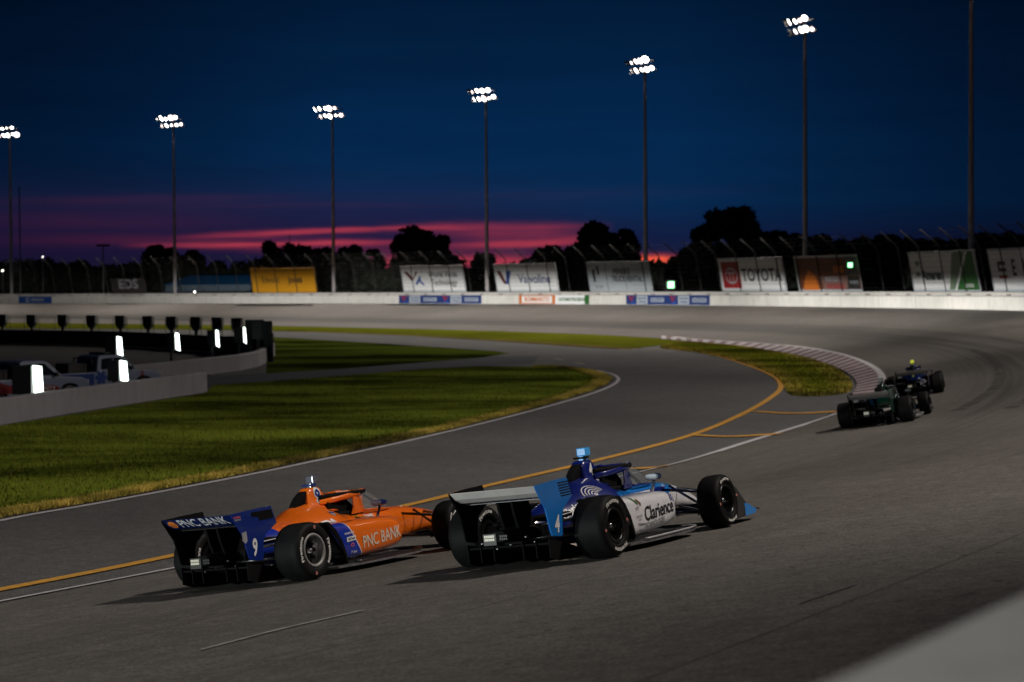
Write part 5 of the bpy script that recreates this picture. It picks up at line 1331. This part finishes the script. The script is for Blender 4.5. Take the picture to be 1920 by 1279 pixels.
place2d('emblem', polymesh2d(ell(.062, .052, .03, 0, 0, 18) + [[(-.02, -.02), (.02, -.02), (.02, .02), (-.02, .02)]], .03), lambda a, b_: flapp(a - .41, b_ * .8), mat('decal_orange', (.7, .2, .03), .4), p9['flap'])
place2d('number', textmesh('9', .27, .12, .62, .008), epf(-.55, .455), DW, p9['flap'])
place2d('small_lettering', textmesh('HONDA', .034, 0, 1, .001), epf(-.80, .83), DPK, p9['flap']); place2d('small_lettering', textmesh('PERFORM', .026, 0, 1, .001), epf(-.79, .80), DGR, p9['flap'])
place2d('badge', polymesh2d([[(-.05, .05), (.03, .06), (.04, -.05), (0, -.08), (-.04, -.05)]]), epf(-.70, .60), DGR, p9['flap'])
MB().tube([(-.30, -.40, .50), (.2, -.40, .515)], .006, 6).build('wing_strut', DW, car9)

# the two cars ahead
GRN = (0.0006, 0.014, 0.007)
st_g = dict(pos=loc_on(1646, 797), yaw=R(90 - 20), label='dark green race car with grey rear wing, ahead by the end of the kerb', let=0, far=True,
    body=carpaint('green_livery', GRN, [((.5, .5, .5), [(0, 0, -1, .40), (-1, 0, 0, .35)])], rough=.2), pod=carpaint('green_sidepod_livery', GRN, [((.02, .10, .16), [(0, 0, -1, .35)])], rough=.2), podtop=mat('pod_dark', (.01, .02, .02), .3), endplate=mat('endplate_dark_green', (.008, .03, .02), .3, coat=.5), flap=mat('flap_grey', (.34, .32, .32), .4),
    fw=M_carb, fwe=M_carb, mirror=mat('mirror_green', (.01, .06, .03), .2, coat=1), stalk=M_arm, arm=M_arm, rim=M_rimb, edge=True)
make_car(st_g)
st_w = dict(pos=loc_on(1716, 742), yaw=R(90 - 13), label='navy and white race car with yellow roof camera, furthest ahead', let=0, far=True,
    body=carpaint('navy_white_livery', (0.003, 0.010, 0.06), [((.16, .16, .20), [(0, 0, -1, .50)])], rough=.2), pod=carpaint('pale_sidepod_livery', (.14, .14, .18), [((.004, .03, .2), [(0, 0, 1, -.45)])], rough=.2), podtop=mat('pod_yellow_glow', (.75, .85, .05), .4, emit=(.8, .9, .1), estr=.25), endplate=mat('endplate_silver', (.14, .14, .18), .3, coat=.5), flap=mat('flap_grey2', (.32, .31, .30), .4),  # yellow camera pod brightened by a faint emission of its own, though no lamp
    fw=M_carb, fwe=M_carb, mirror=mat('mirror_silver', (.4, .4, .45), .2, coat=1), stalk=M_arm, arm=M_arm, rim=M_rimb, edge=True)
make_car(st_w)

# drivers
M_suit = mat('race_suit', (.015, .018, .05), .8); M_suit2 = mat('race_suit_orange', (.25, .05, .01), .8)
M_helw = mat('helmet_white', (.6, .6, .62), .2, coat=1, var=.02); M_hel = mat('helmet_black', (.02, .02, .03), .2, coat=1); M_visor = mat('visor', (.01, .01, .012), .05, coat=1)
def driver(car, suit, helm, label):
    V = [(0, 0, 0), (-.05, 0, .18), (-.10, 0, .36), (-.10, 0, .47), (-.07, 0, .56), (-.07, .17, .42), (.12, .24, .26), (.36, .12, .30), (.42, .09, .31), (-.07, -.17, .42), (.12, -.24, .26), (.36, -.12, .30), (.42, -.09, .31), (.05, .10, 0), (.48, .11, .14), (.90, .09, .02), (.98, .09, .08), (.05, -.10, 0), (.48, -.11, .14), (.90, -.09, .02), (.98, -.09, .08)]
    E_ = [(0, 1), (1, 2), (2, 3), (3, 4), (2, 5), (5, 6), (6, 7), (7, 8), (2, 9), (9, 10), (10, 11), (11, 12), (0, 13), (13, 14), (14, 15), (15, 16), (0, 17), (17, 18), (18, 19), (19, 20)]
    rad = [.15, .15, .16, .07, .09, .075, .05, .035, .03, .075, .05, .035, .03, .11, .075, .05, .035, .11, .075, .05, .035]
    me = bpy.data.meshes.new('p'); me.from_pydata(V, E_, []); o = bpy.data.objects.new('p', me); col.objects.link(o)
    md = o.modifiers.new('s', 'SKIN'); sv = me.skin_vertices[0].data
    for i, r_ in enumerate(rad): sv[i].radius = (r_, r_ * .9)
    sv[0].use_root = True
    o.modifiers.new('d', 'SUBSURF').levels = 1
    dg = bpy.context.evaluated_depsgraph_get(); dg.update(); m2 = bpy.data.meshes.new_from_object(o.evaluated_get(dg)); bpy.data.objects.remove(o)
    m2.name = 'person'; p = link('person', m2, suit, None, True); p.matrix_world = car.matrix_world @ Matrix.Translation((1.62, 0, .17)); tag(p, label, 'person', 'drivers in the race cars')
    he = MB(); prof = []
    for i in range(13):
        a = math.pi * i / 12; prof.append((.128 * math.sin(a) + .001, -.140 * math.cos(a)))
    he.lathe(prof, 24, 'z', (-.06, 0, .595)); ho = he.build('helmet', helm, p)
    vi = MB(); vs_, fs_ = [], []
    for j, z in enumerate((.575, .60, .63, .655)):
        for i in range(13):
            a = R(-65 + 130 * i / 12); rr = .134 * math.sqrt(max(0, 1 - ((z - .595) / .145) ** 2)); vs_.append((-.06 + rr * math.cos(a), rr * math.sin(a), z))
    for j in range(3):
        for i in range(12): fs_.append((j * 13 + i, j * 13 + i + 1, (j + 1) * 13 + i + 1, (j + 1) * 13 + i))
    vi.add(vs_, fs_, 0, True); vi.build('visor', M_visor, ho, fix=False)
driver(car4, M_suit, M_hel, 'driver in a dark helmet seated low in the blue car number 4')
driver(car9, M_suit2, M_helw, 'driver in a pale helmet seated low in the orange car number 9')

# ------------------------------------------------------------------ pickup trucks behind the pit wall
M_tw = carpaint('truck_white', (.13, .15, .22), rough=.35, dirt=False); M_tglass = mat('truck_glass', (.008, .010, .012), .08, coat=1)
M_tred_ = mat('truck_red', (.13, .006, .008), .35, coat=.6); M_tblu = mat('truck_blue', (.008, .025, .14), .35, coat=.6); M_tdark = mat('truck_dark', (.01, .01, .011), .6)
def pickup(pos, yaw, label, kind):
    rt = empty('pickup_truck', pos, label, 'pickup truck', 'safety pickup trucks behind the pit wall', rot=(0, 0, yaw))
    L, Wd = 5.3, 1.86
    side = [(-2.65, .45), (-2.62, .98), (-2.55, 1.03), (-.55, 1.06), (-.42, 1.10), (1.10, 1.12), (2.30, 1.04), (2.58, .92), (2.66, .60), (2.62, .40), (2.20, .36), (2.16, .60), (2.02, .76), (1.72, .82), (1.42, .76), (1.28, .60), (1.24, .34), (-1.14, .34), (-1.18, .60), (-1.32, .76), (-1.62, .82), (-1.92, .76), (-2.06, .60), (-2.10, .40)]
    MB().prism(side, -Wd / 2, Wd / 2).build('body', M_tw, rt, bevel=.04)
    def tap(v): k = max(0, v.z - 1.08) * .22; return Vector((v.x, v.y * (1 - k), v.z))
    cab = MB().prism([(-.62, 1.08), (-.48, 1.70), (-.30, 1.765), (.55, 1.76), (.78, 1.70), (1.42, 1.12)], -Wd / 2 + .04, Wd / 2 - .04, f=tap).build('cab', M_tw, rt, bevel=.04)
    for s_ in (-1, 1):
        y = s_ * (Wd / 2 - .030)
        for nm, q in (('window', [(-.42, 1.16), (-.34, 1.60), (.20, 1.64), (.20, 1.16)]), ('window', [(.26, 1.16), (.26, 1.64), (.62, 1.62), (1.12, 1.18)])):
            def tp2(v, s_=s_): k = max(0, v.z - 1.08) * .22; return Vector((v.x, (s_ * (Wd / 2 - .04)) * (1 - k) + s_ * v.y, v.z))
            MB().prism(q, .002, .012, f=tp2).build(nm, M_tglass, cab)
        for x in (-1.62, 1.72):
            w_ = MB(); w_.lathe([(.19, -.10), (.20, .10)], 20, 'y', mi=1); w_.lathe([(.20, -.12), (.34, -.12), (.375, -.08), (.375, .08), (.34, .12), (.20, .12)], 24, 'y'); w_.lathe([(.20, s_ * .09), (.05, s_ * .06), (.001, s_ * .06)], 20, 'y', mi=1)
            wo2 = w_.build('wheel', [M_side, M_nut], rt); wo2.location = (x, s_ * .80, .375)
        MB().box((2.56, s_ * .72, .86), (.16, .34, .16)).build('headlight', mat('headlight_lens', (.4, .35, .3), .1, coat=1), rt, bevel=.03)
        MB().box((-2.63, s_ * .80, .86), (.06, .16, .30)).build('tail_light', mat('tail_lens', (.25, .01, .01), .2, coat=1), rt, bevel=.02)
        MB().box((1.02, s_ * 1.04, 1.20), (.10, .18, .16)).build('door_mirror', M_tdark, rt, bevel=.02)
    MB().prism([(-.52, 1.20), (-.635, 1.18), (-.50, 1.66), (-.44, 1.66)], -.62, .62).build('rear_window', M_tglass, cab)
    MB().box((-1.6, 0, 1.00), (1.9, 1.5, .06)).build('load_bed', M_tdark, rt)
    MB().box((-2.70, 0, .52), (.14, 1.8, .18)).build('bumper', M_tdark, rt, bevel=.03)
    y = -Wd / 2 - .006
    pl = lambda a, b_: (a, y, b_)
    if kind == 'fire':
        place2d('red_stripe', polymesh2d([[(-2.55, .50), (-2.10, .50), (-2.0, .70), (-1.62, .86), (-1.2, .72), (-1.05, .50), (1.2, .50), (1.26, .62), (1.0, .78), (-.9, .80), (-1.5, .95), (-2.5, .98)]]), pl, M_tred_, rt)
        place2d('lettering', textmesh('FIRE', .30, .15, 1.1, .01), lambda a, b_: (a - .35, y - .004, b_ + .64), DGR, rt); place2d('lettering', textmesh('SAFETY', .24, .15, 1.0, .008), lambda a, b_: (a + .62, y - .004, b_ + .64), DGR, rt)
        place2d('rear_panel', polymesh2d([[(-.92, .55), (.92, .55), (.92, .98), (-.92, .98)]]), lambda a, b_: (-2.66, a, b_), M_tred_, rt)
    else:
        place2d('blue_panel', polymesh2d([[(-2.56, .50), (-2.10, .50), (-2.0, .70), (-1.62, .86), (-1.2, .72), (-1.08, .50), (-.80, .50), (-.80, 1.00), (-2.52, 1.00)]]), pl, M_tblu, rt)
        st = []
        for k in range(3):
            a = R(60 * k); c_, s__ = math.cos(a), math.sin(a); st.append([(-.45 + x_ * c_ - z_ * s__, .82 + x_ * s__ + z_ * c_) for x_, z_ in ((-.30, -.085), (.30, -.085), (.30, .085), (-.30, .085))])
        for i, q in enumerate(st): place2d('star_emblem', polymesh2d([q]), lambda a, b_, i=i: (a, y - .002 - .001 * i, b_), M_tblu, rt)
        place2d('number', textmesh('2', .30, 0, 1, .02), lambda a, b_: (a + 1.62, y - .003, b_ + .93), M_tred_, rt)
        lb = MB().box((.1, 0, 1.82), (.30, 1.2, .10)).build('roof_light_bar', M_tdark, rt, bevel=.03)
    rt.scale = (.88, .88, .88)
    eq = MB(); eq.box((-1.2, .2, 1.22), (.9, 1.0, .40)); eq.tube([(-.75, -.70, 1.1), (-.75, -.70, 1.62), (-.75, .70, 1.62), (-.75, .70, 1.1)], .03, 8); eq.build('equipment_rack', M_tdark, rt)
    return rt
q = at(184, 742, 0)
pickup((q.x, q.y, 0), R(45), 'white pickup truck with blue rear side and star emblem behind the low wall', 'medic')
q = at(38, 759, 0)
pickup((q.x, q.y, 0), R(46), 'white and red pickup truck with FIRE lettering at the far left edge', 'fire')
